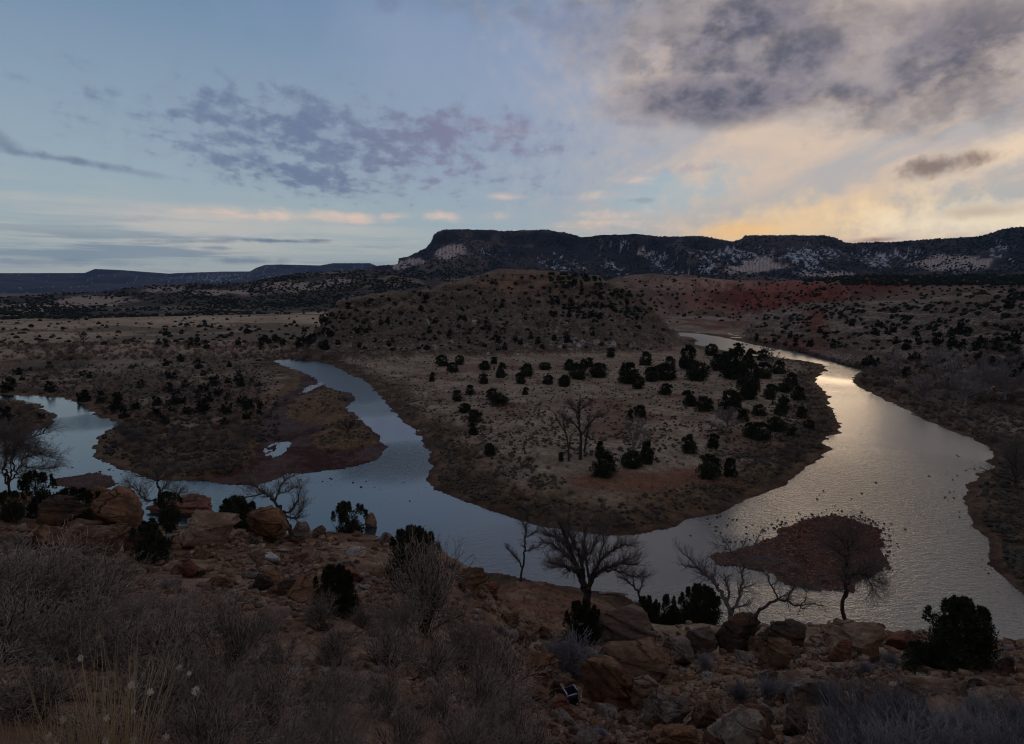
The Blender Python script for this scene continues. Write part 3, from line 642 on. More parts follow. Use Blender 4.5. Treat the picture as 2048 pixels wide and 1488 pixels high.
# ------------------------------------------------------------------ the river surface
def build_water():
    X = np.linspace(-420, 420, 61); Y = np.linspace(35, 760, 61); XX, YY = np.meshgrid(X, Y)
    I = np.arange(61 * 61).reshape(61, 61)
    me = np_mesh('river_water', np.stack([XX.ravel(), YY.ravel(), np.zeros(XX.size)], 1), np.stack([I[:-1, :-1], I[:-1, 1:], I[1:, 1:], I[1:, :-1]], -1).reshape(-1, 4), True)
    m, q, b = mat('river_water', 0.09, 0.5)
    b.inputs['IOR'].default_value = 2.5; b.inputs['Base Color'].default_value = (.008, .03, .03, 1)
    t = q.n('ShaderNodeTexCoord'); mp = q.n('ShaderNodeMapping'); q.nt.links.new(t.outputs['Object'], mp.inputs[0])
    mp.inputs['Scale'].default_value = (1.0, 1.9, 1); mp.inputs['Rotation'].default_value = (0, 0, math.radians(-28))
    w1 = q.noise(mp.outputs[0], 3.2, 3, 0.55, 0.4); w2 = q.noise(mp.outputs[0], 0.9, 2, 0.5, 0.6)
    # rougher riffles where the bed is shallow, by place on the river
    patch = q.noise(t.outputs['Object'], 0.022, 3, 0.5)
    sepn = q.n('ShaderNodeSeparateXYZ'); q.nt.links.new(t.outputs['Object'], sepn.inputs[0])
    def spot(px, py, rx, ry):
        x, y = flat([(px, py)])[0]
        u = q.m('DIVIDE', q.m('SUBTRACT', sepn.outputs[0], float(x)), rx); v = q.m('DIVIDE', q.m('SUBTRACT', sepn.outputs[1], float(y)), ry)
        return q.ss(q.m('ADD', q.m('MULTIPLY', u, u), q.m('MULTIPLY', v, v)), 1.0, 0.0)
    rip = q.m('MULTIPLY', spot(1840, 1020, 24, 42), 1.7)
    for s in ((1880, 1150, 24, 22), (1690, 745, 22, 30), (800, 920, 16, 20), (170, 845, 18, 14), (740, 780, 16, 34), (1560, 1020, 22, 18), (1860, 950, 26, 22), (1560, 1235, 26, 10)):
        rip = q.m('MAXIMUM', rip, spot(*s))
    cd = q.m('SQRT', q.m('ADD', q.m('MULTIPLY', sepn.outputs[0], sepn.outputs[0]), q.m('MULTIPLY', sepn.outputs[1], sepn.outputs[1])))
    q.nt.links.new(q.m('ADD', q.m('ADD', 0.09, q.m('MULTIPLY', spot(1790, 900, 110, 170), 0.17)), q.m('MULTIPLY', q.m('MAXIMUM', spot(1500, 690, 170, 130), spot(690, 750, 90, 90)), 0.34)), b.inputs['Roughness'])
    am = q.m('ADD', 0.08, q.m('ADD', q.m('MULTIPLY', rip, 0.8), q.m('MULTIPLY', q.ss(patch, 0.45, 0.65), 0.32)))
    hgt = q.m('MULTIPLY', q.m('ADD', q.m('MULTIPLY', w1, 0.5), q.m('MULTIPLY', w2, 0.9)), am)
    bp = q.n('ShaderNodeBump'); bp.inputs['Strength'].default_value = 0.5; bp.inputs['Distance'].default_value = 0.28
    q.nt.links.new(hgt, bp.inputs['Height']); q.nt.links.new(bp.outputs[0], b.inputs['Normal'])
    me.materials.append(m); o = link(bpy.data.objects.new('river_water', me)); tag(o, kind='structure')
build_water()

# ------------------------------------------------------------------ plant and rock builders
rng = np.random.default_rng(7)
random.seed(7)
def frusta(P0, P1, R0, R1, k=3):
    """a k-sided tapering tube for every segment"""
    P0 = np.asarray(P0, float); P1 = np.asarray(P1, float); d = P1 - P0
    L = np.linalg.norm(d, axis=1, keepdims=True) + 1e-9; d = d / L
    a = np.where(np.abs(d[:, 2:3]) < 0.9, np.array([[0, 0, 1.0]]), np.array([[1.0, 0, 0]]))
    u = np.cross(d, a); u /= np.linalg.norm(u, axis=1, keepdims=True); v = np.cross(d, u)
    n = len(P0); V = np.zeros((n, 2 * k, 3))
    for i in range(k):
        an = 2 * math.pi * i / k; o = u * math.cos(an) + v * math.sin(an)
        V[:, i] = P0 + o * np.asarray(R0)[:, None]; V[:, k + i] = P1 + o * np.asarray(R1)[:, None]
    b = (np.arange(n) * 2 * k)[:, None]
    Fs = np.stack([np.concatenate([b + i, b + (i + 1) % k, b + k + (i + 1) % k, b + k + i], 1) for i in range(k)], 1).reshape(-1, 4)
    return V.reshape(-1, 3), Fs
def grow(P, D, L, R, nseg, wander, up, tip=0.3, droop=0.0):
    """many branches at once; returns points (n, nseg+1, 3), directions, radii"""
    n = len(P); pts = [P]; dirs = [D]; rad = [R]; p, d = P, D
    for s in range(nseg):
        d = d + wander * rng.normal(size=(n, 3)); d[:, 2] += up - droop * s / nseg
        d = d / np.linalg.norm(d, axis=1, keepdims=True)
        p = p + d * (L / nseg)[:, None]
        pts.append(p); dirs.append(d); rad.append(R * (1 - (1 - tip) * (s + 1) / nseg))
    return np.stack(pts, 1), np.stack(dirs, 1), np.stack(rad, 1)
def segs(g_):
    P, D, R = g_
    return P[:, :-1].reshape(-1, 3), P[:, 1:].reshape(-1, 3), R[:, :-1].ravel(), R[:, 1:].ravel()
def children(g_, n, t0, ang, lf, rf, L, sd=0.25):
    """n children per branch spread from t0 to the tip; lf, rf scale length and radius"""
    P, D, R = g_; nb, ns = P.shape[0], P.shape[1] - 1
    t = t0 + (1 - t0) * (np.arange(n)[None] + rng.random((nb, n))) / n
    x = t * ns; i = np.minimum(x.astype(int), ns - 1); f = (x - i)[..., None]; b = np.arange(nb)[:, None]
    p = P[b, i] * (1 - f) + P[b, i + 1] * f; d = D[b, i + 1]; r = R[b, i] * (1 - f[..., 0]) + R[b, i + 1] * f[..., 0]
    q_ = rng.normal(size=d.shape); q_ -= (q_ * d).sum(-1, keepdims=True) * d; q_ /= np.linalg.norm(q_, axis=-1, keepdims=True)
    a = (ang + sd * rng.normal(size=t.shape))[..., None]
    dn = d * np.cos(a) + q_ * np.sin(a)
    ll = (L[:, None] * lf * (1.15 - 0.6 * t) * rng.uniform(0.6, 1.25, t.shape))
    return p.reshape(-1, 3), dn.reshape(-1, 3), ll.ravel(), (r * rf).ravel()
def join(parts):
    Vs, Fs, o = [], [], 0
    for V, Fq in parts: Vs.append(V); Fs.append(Fq + o); o += len(V)
    return np.concatenate(Vs), np.concatenate(Fs)
def obj(name, V, Fq, m, parent=None, smooth=False):
    me = np_mesh(name, V, Fq, smooth); me.materials.append(m)
    return link(bpy.data.objects.new(name, me), parent)

M_BARK = noisy_mat('dark_bark', (.045, .036, .032), (.085, .07, .062), 6)
M_BARKP = noisy_mat('pale_bark', (.14, .12, .115), (.26, .24, .235), 6)
M_TWIG = noisy_mat('twig', (.12, .10, .09), (.21, .18, .165), 2)
M_TWIGP = noisy_mat('pale_twig', (.20, .18, .175), (.30, .28, .27), 2)
M_SHRUB = noisy_mat('shrub_twig', (.16, .12, .095), (.36, .28, .23), 1.2, c3=(.22, .19, .135))
M_SHRUB2 = noisy_mat('grey_brush_twig', (.085, .075, .08), (.17, .15, .155), 1.5)
M_SHRUB3 = noisy_mat('red_brush_twig', (.14, .075, .055), (.22, .135, .10), 1.5)
M_JUN = noisy_mat('juniper_leaf', (.024, .032, .018), (.055, .062, .034), 2.5, c3=(.075, .068, .036))
M_JUNF = noisy_mat('far_juniper_leaf', (.014, .018, .013), (.028, .031, .02), 0.5)
M_LEAF = noisy_mat('sage_leaf', (.10, .11, .075), (.18, .18, .13), 3)
M_GRASS = noisy_mat('dry_grass', (.36, .27, .15), (.55, .44, .27), 2)
M_GRASS2 = noisy_mat('orange_grass', (.22, .145, .08), (.35, .245, .145), 2)
M_SEED = noisy_mat('seed_fluff', (.55, .50, .42), (.75, .70, .62), 6)
M_RABBIT = noisy_mat('rabbitbrush_stem', (.14, .135, .15), (.30, .285, .30), 2)
M_SAGE = noisy_mat('sage_foliage', (.05, .045, .035), (.11, .095, .075), 1.5)
def rock_mat(name, a, b_, c_):
    m, q, b = mat(name, 0.92, 0.15)
    t = q.n('ShaderNodeTexCoord'); oi = q.n('ShaderNodeObjectInfo')
    v = q.n('ShaderNodeVectorMath', operation='ADD'); q.nt.links.new(t.outputs['Object'], v.inputs[0])
    q.put(v.inputs[1], q.vec(q.m('MULTIPLY', oi.outputs['Random'], 37.0), 0.0, q.m('MULTIPLY', oi.outputs['Random'], 11.0)))
    mp = q.n('ShaderNodeMapping'); q.nt.links.new(v.outputs[0], mp.inputs[0]); mp.inputs['Scale'].default_value = (1, 1, 2.6)
    f = q.noise(mp.outputs[0], 1.6, 9, 0.66, 0.3); f2 = q.noise(v.outputs[0], 0.9, 4, 0.5); f3 = q.noise(v.outputs[0], 9.0, 6, 0.7)
    vo = q.n('ShaderNodeTexVoronoi', feature='DISTANCE_TO_EDGE'); vo.inputs['Scale'].default_value = 0.62
    wv = q.n('ShaderNodeVectorMath', operation='ADD'); q.nt.links.new(mp.outputs[0], wv.inputs[0]); q.put(wv.inputs[1], q.vec(q.m('MULTIPLY', f, 0.9), q.m('MULTIPLY', f3, 0.5), 0.0)); q.nt.links.new(wv.outputs[0], vo.inputs['Vector'])
    crack = q.m('MAXIMUM', q.ss(vo.outputs['Distance'], 0.0, 0.035), q.ss(f2, 0.46, 0.54))
    c = q.mix(q.ss(f, 0.42, 0.58), a, b_); c = q.mix(q.m('MULTIPLY', q.ss(f2, 0.48, 0.62), 0.75), c, c_)
    vv = q.m('MULTIPLY', q.m('ADD', 0.30, q.m('MULTIPLY', f3, 1.4)), q.m('ADD', 0.35, q.m('MULTIPLY', crack, 0.65))); c = q.mix(1.0, c, q.vec(vv, vv, vv), 'MULTIPLY')
    q.nt.links.new(c, b.inputs['Base Color'])
    bp = q.n('ShaderNodeBump'); bp.inputs['Strength'].default_value = 0.9; bp.inputs['Distance'].default_value = 0.12
    q.nt.links.new(q.m('ADD', q.m('MULTIPLY', crack, 0.5), q.m('ADD', f, q.m('MULTIPLY', f3, 0.5))), bp.inputs['Height']); q.nt.links.new(bp.outputs[0], b.inputs['Normal'])
    return m
ROCK = {'orange': rock_mat('orange_sandstone', (.20, .105, .06), (.31, .17, .095), (.10, .062, .045)),
        'brown': rock_mat('brown_sandstone', (.16, .09, .055), (.26, .155, .10), (.11, .075, .055)),
        'tan': rock_mat('tan_sandstone', (.25, .17, .115), (.38, .27, .195), (.20, .11, .065)),
        'grey': rock_mat('grey_sandstone', (.20, .155, .13), (.31, .25, .215), (.16, .105, .08)),
        'pale': rock_mat('pale_sandstone', (.38, .32, .27), (.50, .43, .37), (.27, .19, .145)),
        'dark': rock_mat('dark_sandstone', (.06, .042, .035), (.11, .078, .062), (.17, .09, .05)),
        'red': rock_mat('red_sandstone', (.20, .085, .055), (.30, .14, .09), (.14, .07, .05)),
        'white': rock_mat('white_stone', (.50, .49, .49), (.62, .61, .61), (.4, .37, .34))}
import bmesh
from mathutils import noise as mn
def ico(sub):
    bm = bmesh.new(); bmesh.ops.create_icosphere(bm, subdivisions=sub, radius=1.0)
    V = np.array([v.co[:] for v in bm.verts]); Fq = np.array([[v.index for v in f.verts] for f in bm.faces]); bm.free(); return V, Fq
ICO1, ICO2, ICO3, ICO4 = ico(1), ico(2), ico(3), ico(5)
def rock_shape(base_, seed, cuts=14, rough=0.07):
    r_ = np.random.default_rng(seed); V, Fq = base_[0].copy(), base_[1]
    V = np.sign(V) * np.abs(V) ** .6
    for i in range(cuts):
        n = r_.normal(size=3); n[2] *= 0.8; n /= np.linalg.norm(n); d = r_.uniform(0.42, 0.9)
        e = V @ n - d; V = V - np.where(e > 0, e * 0.97, 0)[:, None] * n
    if rough:
        o = r_.uniform(0, 50, 3)
        led = np.array([mn.noise(Vector((o[0], o[1], (v[2] + .25 * v[0]) * 5.5 + o[2]))) for v in V]); V[:, :2] *= (1 + .075 * np.sign(led) * np.minimum(1, np.abs(led) * 5))[:, None]
        dis = np.array([mn.fractal(Vector((v * 1.9 + o).tolist()), 0.55, 2.1, 8) + 0.5 * abs(mn.noise(Vector((v * np.array([2.2, 2.2, 7.0]) + o).tolist()))) for v in V])
        Nn = V / (np.linalg.norm(V, axis=1, keepdims=True) + 1e-9); V = V + Nn * (dis * rough)[:, None]
    V = V / np.abs(V).max(axis=0)
    return V, Fq
BOULDER_ME = {}
ROCKS = [rock_shape(ICO4, 100 + i, 9 + i % 5, 0.10) for i in range(9)]
STONES = [rock_shape(ICO3, 200 + i, 9, 0.07) for i in range(8)]
PEBBLES = [rock_shape(ICO1, 300 + i, 5, 0) for i in range(6)]
def rock_mesh(i, m, lib='b'):
    k = (i, m, lib)
    if k not in BOULDER_ME:
        V, Fq = (ROCKS if lib == 'b' else STONES)[i]; me = np_mesh('boulder' if lib == 'b' else 'stone', V, Fq, True); me.materials.append(ROCK[m]); BOULDER_ME[k] = me
    return BOULDER_ME[k]

# ---- counters that give every repeat its own words
def wet_behind(px, py, h_px, r):
    if r < 150: return False
    q_ = flat([(px, py - h_px)]); return bool(inside(q_[:, 0], q_[:, 1], RIVER)[0])
PENDING = []      # (object, kind phrase, region phrase, px)
def ordinal(n):
    w = ['first', 'second', 'third', 'fourth', 'fifth', 'sixth', 'seventh', 'eighth', 'ninth', 'tenth', 'eleventh', 'twelfth']
    if n <= 12: return w[n - 1]
    return '%d%s' % (n, 'th' if 10 <= n % 100 <= 20 else {1: 'st', 2: 'nd', 3: 'rd'}.get(n % 10, 'th'))
def later(o, look, region, cat, group, px):
    o['category'] = cat; o['group'] = group; PENDING.append((o, look, region, px))
def finish_labels():
    by = {}
    for e in PENDING: by.setdefault((e[1], e[2]), []).append(e)
    for (look, region), es in by.items():
        es.sort(key=lambda e: e[3])
        for i, e in enumerate(es):
            e[0]['label'] = ('%s %s' % (look, region)) if len(es) == 1 else '%s %s, %s from the left' % (look, region, ordinal(i + 1))

# ------------------------------------------------------------------ boulders named one by one: cx, top, base, width, stone, look
def boulder(cx, top, base, w, m, label=None, proto=None, rz=None, tilt=0.0, deep=0.8, group='sandstone boulders on the near hillside', cat='boulder', rmin=8.0):
    x, y, z = ground(cx, base - 2)
    dep = y * cp - (z - HC) * sp
    mpp = dep / F; W = w * mpp * 1.09; Hh = max(0.1, (base - top) * mpp) * 1.2
    i = proto if proto is not None else int(rng.integers(len(ROCKS)))
    o = bpy.data.objects.new('boulder', rock_mesh(i, m)); link(o)
    rz = rz if rz is not None else rng.uniform(-0.5, 0.5)
    o.scale = (W / 2 * 1.04, W / 2 * deep, Hh / 2 * 1.05); o.rotation_euler = (rng.uniform(-.08, .08), math.radians(tilt), rz)
    yc = y + W * deep * .30; zb = min(z, *[float(hf(x + a * W * .42, yc + b_ * W * deep * .42)) for a in (-1, 0, 1) for b_ in (-1, 0, 1)])
    zt = z + Hh * .86; zb = max(zb, zt - 2.2 * Hh) - .06 * Hh; o.scale[2] = (zt - zb) / 2; o.location = (x, yc, (zt + zb) / 2)
    if label: o['label'] = label
    o['category'] = cat; o['group'] = group
    return o
B = boulder
B(1258, 1223, 1290, 140, 'grey', 'long grey layered slab sloping down beside the dark juniper, topmost of the boulder heap', 2, 0.1, 14, 0.55)
B(1277, 1288, 1375, 152, 'brown', 'broad dark brown boulder beneath the long grey slab', 4, 0.2, 4, 0.8)
B(1219, 1308, 1412, 134, 'orange', 'large tan boulder with a rounded shoulder beside the discarded blue box', 1, -0.5, 8, 0.75)
B(1174, 1300, 1364, 76, 'grey', 'pale grey boulder leaning behind the discarded blue box', 6, 0.3, -20, 0.7)
B(1060, 1320, 1370, 112, 'orange', 'rust brown boulder with a sloping flat top left of the discarded box', 3, 0.1, 6, 0.8)
B(1112, 1361, 1402, 38, 'dark', 'small round dark boulder touching the discarded blue box', 0)
B(1286, 1358, 1423, 102, 'tan', 'pale tan boulder rising to a point at its right end', 5, -0.2, -16, 0.7)
B(1343, 1397, 1465, 90, 'grey', 'grey brown dome shaped boulder just below the pointed tan one', 7, 0.2, 8, 0.8)
B(1078, 1379, 1407, 48, 'orange', 'small orange boulder below the rust brown one', 8)
B(1118, 1406, 1436, 84, 'red', 'low reddish boulder under the discarded blue box', 2, 0.1)
B(1341, 1272, 1308, 34, 'grey', 'small grey boulder at the lower end of the long slab', 0)
B(1374, 1285, 1333, 58, 'grey', 'grey pointed boulder between the long slab and the purple block', 6, 0.4, 14)
B(1308, 1436, 1464, 36, 'brown', 'small brown block with a pale top among white stones', 3)
B(1337, 1458, 1515, 112, 'orange', 'orange brown boulder at the bottom edge below the white stones', 1, 0.5)
B(1408, 1253, 1314, 62, 'grey', 'purple grey boulder with a split face beside the near junipers', 8, 0.0, 6)
B(1478, 1231, 1307, 98, 'dark', 'dark flat topped boulder standing below the forked pale tree', 3, 0.0, 0, 0.7)
B(1571, 1250, 1304, 100, 'dark', 'dark wedge boulder with a thin pale edge on top', 5, 0.1, -5)
B(1562, 1270, 1340, 62, 'brown', 'upright rounded brown boulder in front of the dark wedge', 4, 0.2, 12)
B(1519, 1276, 1308, 34, 'brown', 'small brown block wedged between the dark flat topped and the rounded boulder', 7)
B(1596, 1296, 1324, 22, 'tan', 'small pale pink boulder at the right foot of the rounded brown one', 2)
B(1618, 1354, 1412, 92, 'grey', 'grey humped boulder split by a dark crack near the rabbitbrush', 1, 0.1, 0)
B(1601, 1406, 1472, 64, 'brown', 'triangular brown boulder below the grey humped one', 6, 0.2, 10)
B(1483, 1414, 1496, 96, 'pale', 'whitish angular boulder at the bottom edge, palest of the big ones', 5, -0.3, 12, 0.8)
B(1420, 1404, 1464, 78, 'brown', 'dull brown boulder left of the whitish angular one', 0, 0.3)
B(1524, 1419, 1452, 60, 'grey', 'narrow grey boulder lying right behind the whitish angular one', 2, 0.2, 16)
B(1735, 1250, 1318, 104, 'tan', 'ochre rocky outcrop on the brink beside the big juniper', 7, 0.1, 3, 0.8)
B(1690, 1290, 1325, 62, 'red', 'low reddish block at the foot of the ochre outcrop', 3, 0.2)
B(1675, 1262, 1292, 54, 'grey', 'small grey outcrop under the tall single stemmed tree', 1)
B(1875, 1354, 1404, 126, 'tan', 'broad tan boulder in front of the big dark juniper', 4, 0.1, 5, 0.6)
B(1968, 1360, 1398, 70, 'dark', 'dark boulder right of the broad tan one', 0)
B(1806, 1268, 1302, 60, 'red', 'dark red boulder between the ochre outcrop and the big juniper', 8)
B(2009, 1388, 1414, 64, 'pale', 'flat pale slab near the right edge above the rabbitbrush', 2, 0.0, 0, 0.7)
B(2012, 1318, 1353, 38, 'dark', 'small dark boulder at the right foot of the big juniper', 5)
B(1560, 1392, 1412, 40, 'orange', 'small orange ledge rock above the whitish angular boulder', 3)
LG = 'boulders of the rim ledge above the left channel'
B(18, 974, 1034, 62, 'tan', 'tan boulder at the left end of the rim ledge', 4, 0.1, 0, 0.8, group=LG)
B(95, 998, 1052, 98, 'dark', 'dark slab with a pale flat top on the rim ledge', 3, 0.0, 0, 0.7, group=LG)
B(187, 970, 1040, 60, 'orange', 'orange boulder peeping over the leafy shrubs of the rim ledge', 1, 0.2, group=LG)
B(238, 987, 1056, 100, 'orange', 'big orange block with a vertical dark streak on the rim ledge', 6, 0.1, 8, 0.8, group=LG)
B(370, 998, 1042, 152, 'red', 'long low reddish slab on the rim ledge', 2, 0.0, -4, 0.45, group=LG)
B(412, 1028, 1096, 114, 'tan', 'tan dome shaped boulder with cracked right side on the rim', 7, 0.3, 8, 0.8, group=LG)
B(533, 1014, 1086, 76, 'orange', 'cracked orange boulder beside the leaning bare tree', 8, 0.2, 0, 0.85, group=LG)
B(597, 1047, 1088, 48, 'grey', 'grey pointed boulder right of the cracked orange one', 5, 0.1, group=LG)
B(85, 1050, 1110, 118, 'orange', 'rust coloured boulder with a dark hollow below the rim ledge', 0, 0.2, group=LG)
B(190, 1046, 1114, 104, 'brown', 'rounded brown boulder with mossy top below the rim ledge', 4, 0.2, group=LG)
B(262, 1060, 1108, 64, 'red', 'dark red block at the right end of the lower ledge', 3, 0.0, group=LG)
B(20, 1062, 1104, 60, 'grey', 'grey boulder at the left end of the lower ledge', 1, 0.0, group=LG)
B(744, 1030, 1070, 28, 'tan', 'narrow upright tan boulder beside the spiky juniper', 6, 0.0, 8, group=LG)
B(770, 1064, 1092, 40, 'grey', 'small grey boulder between the spiky and the dense juniper', 0, group=LG)
B(640, 1056, 1078, 34, 'brown', 'small brown boulder left of the spiky juniper', 2, group=LG)
SG = 'boulders along the spur above the shore road'
B(933, 1143, 1188, 80, 'brown', 'brown overhanging boulder at the brink of the spur', 3, 0.0, -4, 0.8, group=SG)
B(900, 1120, 1142, 36, 'grey', 'grey rounded boulder on the spur above the overhanging one', 1, group=SG)
B(985, 1160, 1190, 34, 'red', 'reddish boulder on the spur right of the overhanging one', 4, group=SG)
B(520, 1150, 1182, 44, 'dark', 'dark angular rock half sunk in rubble left of a broad dark one', 5, group=SG)
B(575, 1160, 1197, 68, 'dark', 'broad dark rock in the rubble below the rim', 0, group=SG)
B(432, 1158, 1184, 42, 'orange', 'orange cube shaped rock in the rubble', 3, group=SG)
B(374, 1126, 1158, 36, 'red', 'red brown upright rock in the rubble below the tan dome', 8, group=SG)
B(185, 1118, 1142, 64, 'tan', 'flat tan slab in the rubble above the left shrubs', 2, group=SG)
B(1022, 1228, 1256, 40, 'brown', 'brown block lying under the eroded end of the spur', 7, group=SG)
B(1042, 1262, 1292, 44, 'brown', 'brown boulder among pale cobbles below the spur', 5, group=SG)
B(1085, 1262, 1280, 48, 'dark', 'low dark rock beside the bushy juniper of the boulder heap', 2, group=SG)

# smaller loose rocks: individuals, with a merged rubble layer under them
def scatter_px(n, x0, x1, y0, y1, rmin=2.0, rmax=12000., seed=0):
    r_ = np.random.default_rng(seed); px = r_.uniform(x0, x1, n); py = r_.uniform(y0, y1, n)
    X, Y, Z, d = ground_many(px, py); R = np.hypot(X, Y); k = d & (R > rmin) & (R < rmax)
    return X[k], Y[k], Z[k], px[k], py[k]
def merged(protos, X, Y, Z, S, sq=1.0, seed=0, sink=0.2):
    """one mesh out of many small copies"""
    r_ = np.random.default_rng(seed); parts = []; idx = r_.integers(len(protos), size=len(X))
    for k, (V, Fq) in enumerate(protos):
        m = idx == k; n = int(m.sum())
        if not n: continue
        a = r_.uniform(0, 6.283, n); ca, sa = np.cos(a)[:, None], np.sin(a)[:, None]
        s = np.asarray(S)[m][:, None]; sx = s * r_.uniform(.8, 1.25, (n, 1)); sy = s * r_.uniform(.8, 1.25, (n, 1)); sz = s * sq * r_.uniform(.75, 1.25, (n, 1))
        vx, vy, vz = V[None, :, 0] * sx, V[None, :, 1] * sy, V[None, :, 2] * sz
        W = np.stack([vx * ca - vy * sa + X[m][:, None], vx * sa + vy * ca + Y[m][:, None], vz + Z[m][:, None] + s * sq * (1 - sink) * 0.6], -1)
        parts.append((W.reshape(-1, 3), (Fq[None] + (np.arange(n) * len(V))[:, None, None]).reshape(-1, Fq.shape[1])))
    return join(parts)
looks = {'orange': 'small orange rock', 'brown': 'small brown rock', 'tan': 'small tan rock', 'grey': 'small grey rock', 'dark': 'small dark rock', 'red': 'small red rock', 'pale': 'small pale rock', 'white': 'small white stone'}
def loose(n, x0, x1, y0, y1, region, seed, smin=.12, smax=.5, rmin=6., rmax=48., white=.02):
    X, Y, Z, px, py = scatter_px(n, x0, x1, y0, y1, rmin, rmax, seed); r_ = np.random.default_rng(seed + 1)
    for i in range(len(X)):
        m = r_.choice(['orange', 'brown', 'tan', 'grey', 'dark', 'red', 'pale', 'white'], p=[.2, .22, .18, .14, .1, .1, .06 - white + .0, white])
        o = bpy.data.objects.new('rock', rock_mesh(int(r_.integers(8)), m, 's')); link(o)
        s = smin + (smax - smin) * r_.random() ** 2.2
        o.scale = (s * r_.uniform(.8, 1.3), s * r_.uniform(.7, 1.1), s * r_.uniform(.5, .85)); o.rotation_euler = (r_.uniform(-.3, .3), r_.uniform(-.3, .3), r_.uniform(0, 6.28))
        o.location = (X[i], Y[i], Z[i] + s * .25)
        later(o, looks[m], region, 'rock', 'loose rocks on the near hillside', px[i])
loose(80, 120, 760, 1075, 1200, 'in the rubble field above the left shrubs', 301, .14, .5, 14, 40)
loose(50, 850, 1150, 1130, 1340, 'on the spur and the gully below it', 303, .12, .45, 14, 48)
loose(70, 980, 1450, 1300, 1490, 'around the boulder heap', 305, .08, .32, 6, 34, .04)
loose(60, 1450, 2040, 1260, 1480, 'on the slope around the big juniper', 307, .10, .4, 6, 40)
loose(60, 1000, 1500, 1380, 1500, 'along the bottom of the boulder heap', 313, .08, .28, 6, 18, .04)
loose(24, 560, 1000, 1200, 1330, 'between the foreground shrubs', 309, .1, .3, 8, 30)
for cx, by, w in ((1325, 1463, 20), (1289, 1474, 16), (1192, 1462, 11), (1195, 1440, 9), (1213, 1426, 9)):
    o = B(cx, by - w * .7, by, w, 'white', None); o.name = 'white_stone'; later(o, 'white stone', 'below the boulder heap', 'stone', 'white stones below the boulder heap', cx)
X, Y, Z, px, py = scatter_px(30000, -60, 2100, 1060, 1500, 5, 46, 311)
pick = np.random.default_rng(5).random(len(X)) < np.clip(0.45 + 0.9 * (fbm(X / 3, Y / 3, 3, 401)), .08, 1)
for nm, mm, k in (('rubble', 'tan', 0), ('rubble', 'brown', 1), ('rubble', 'orange', 2), ('rubble', 'grey', 3)):
    sel = pick & (np.arange(len(X)) % 4 == k); S = np.random.default_rng(9 + k).uniform(.03, .17, sel.sum()) * np.clip(np.hypot(X[sel], Y[sel]) / 20, .4, 1.5)
    V, Fq = merged(PEBBLES, X[sel], Y[sel], Z[sel], S, .7, 17 + k)
    o = obj(nm, V, Fq, ROCK[mm]); tag(o, {'tan': 'scattered tan rubble', 'brown': 'scattered brown rubble', 'orange': 'scattered orange rubble', 'grey': 'scattered grey rubble'}[mm] + ' covering the near hillside', 'rubble', kind='stuff')

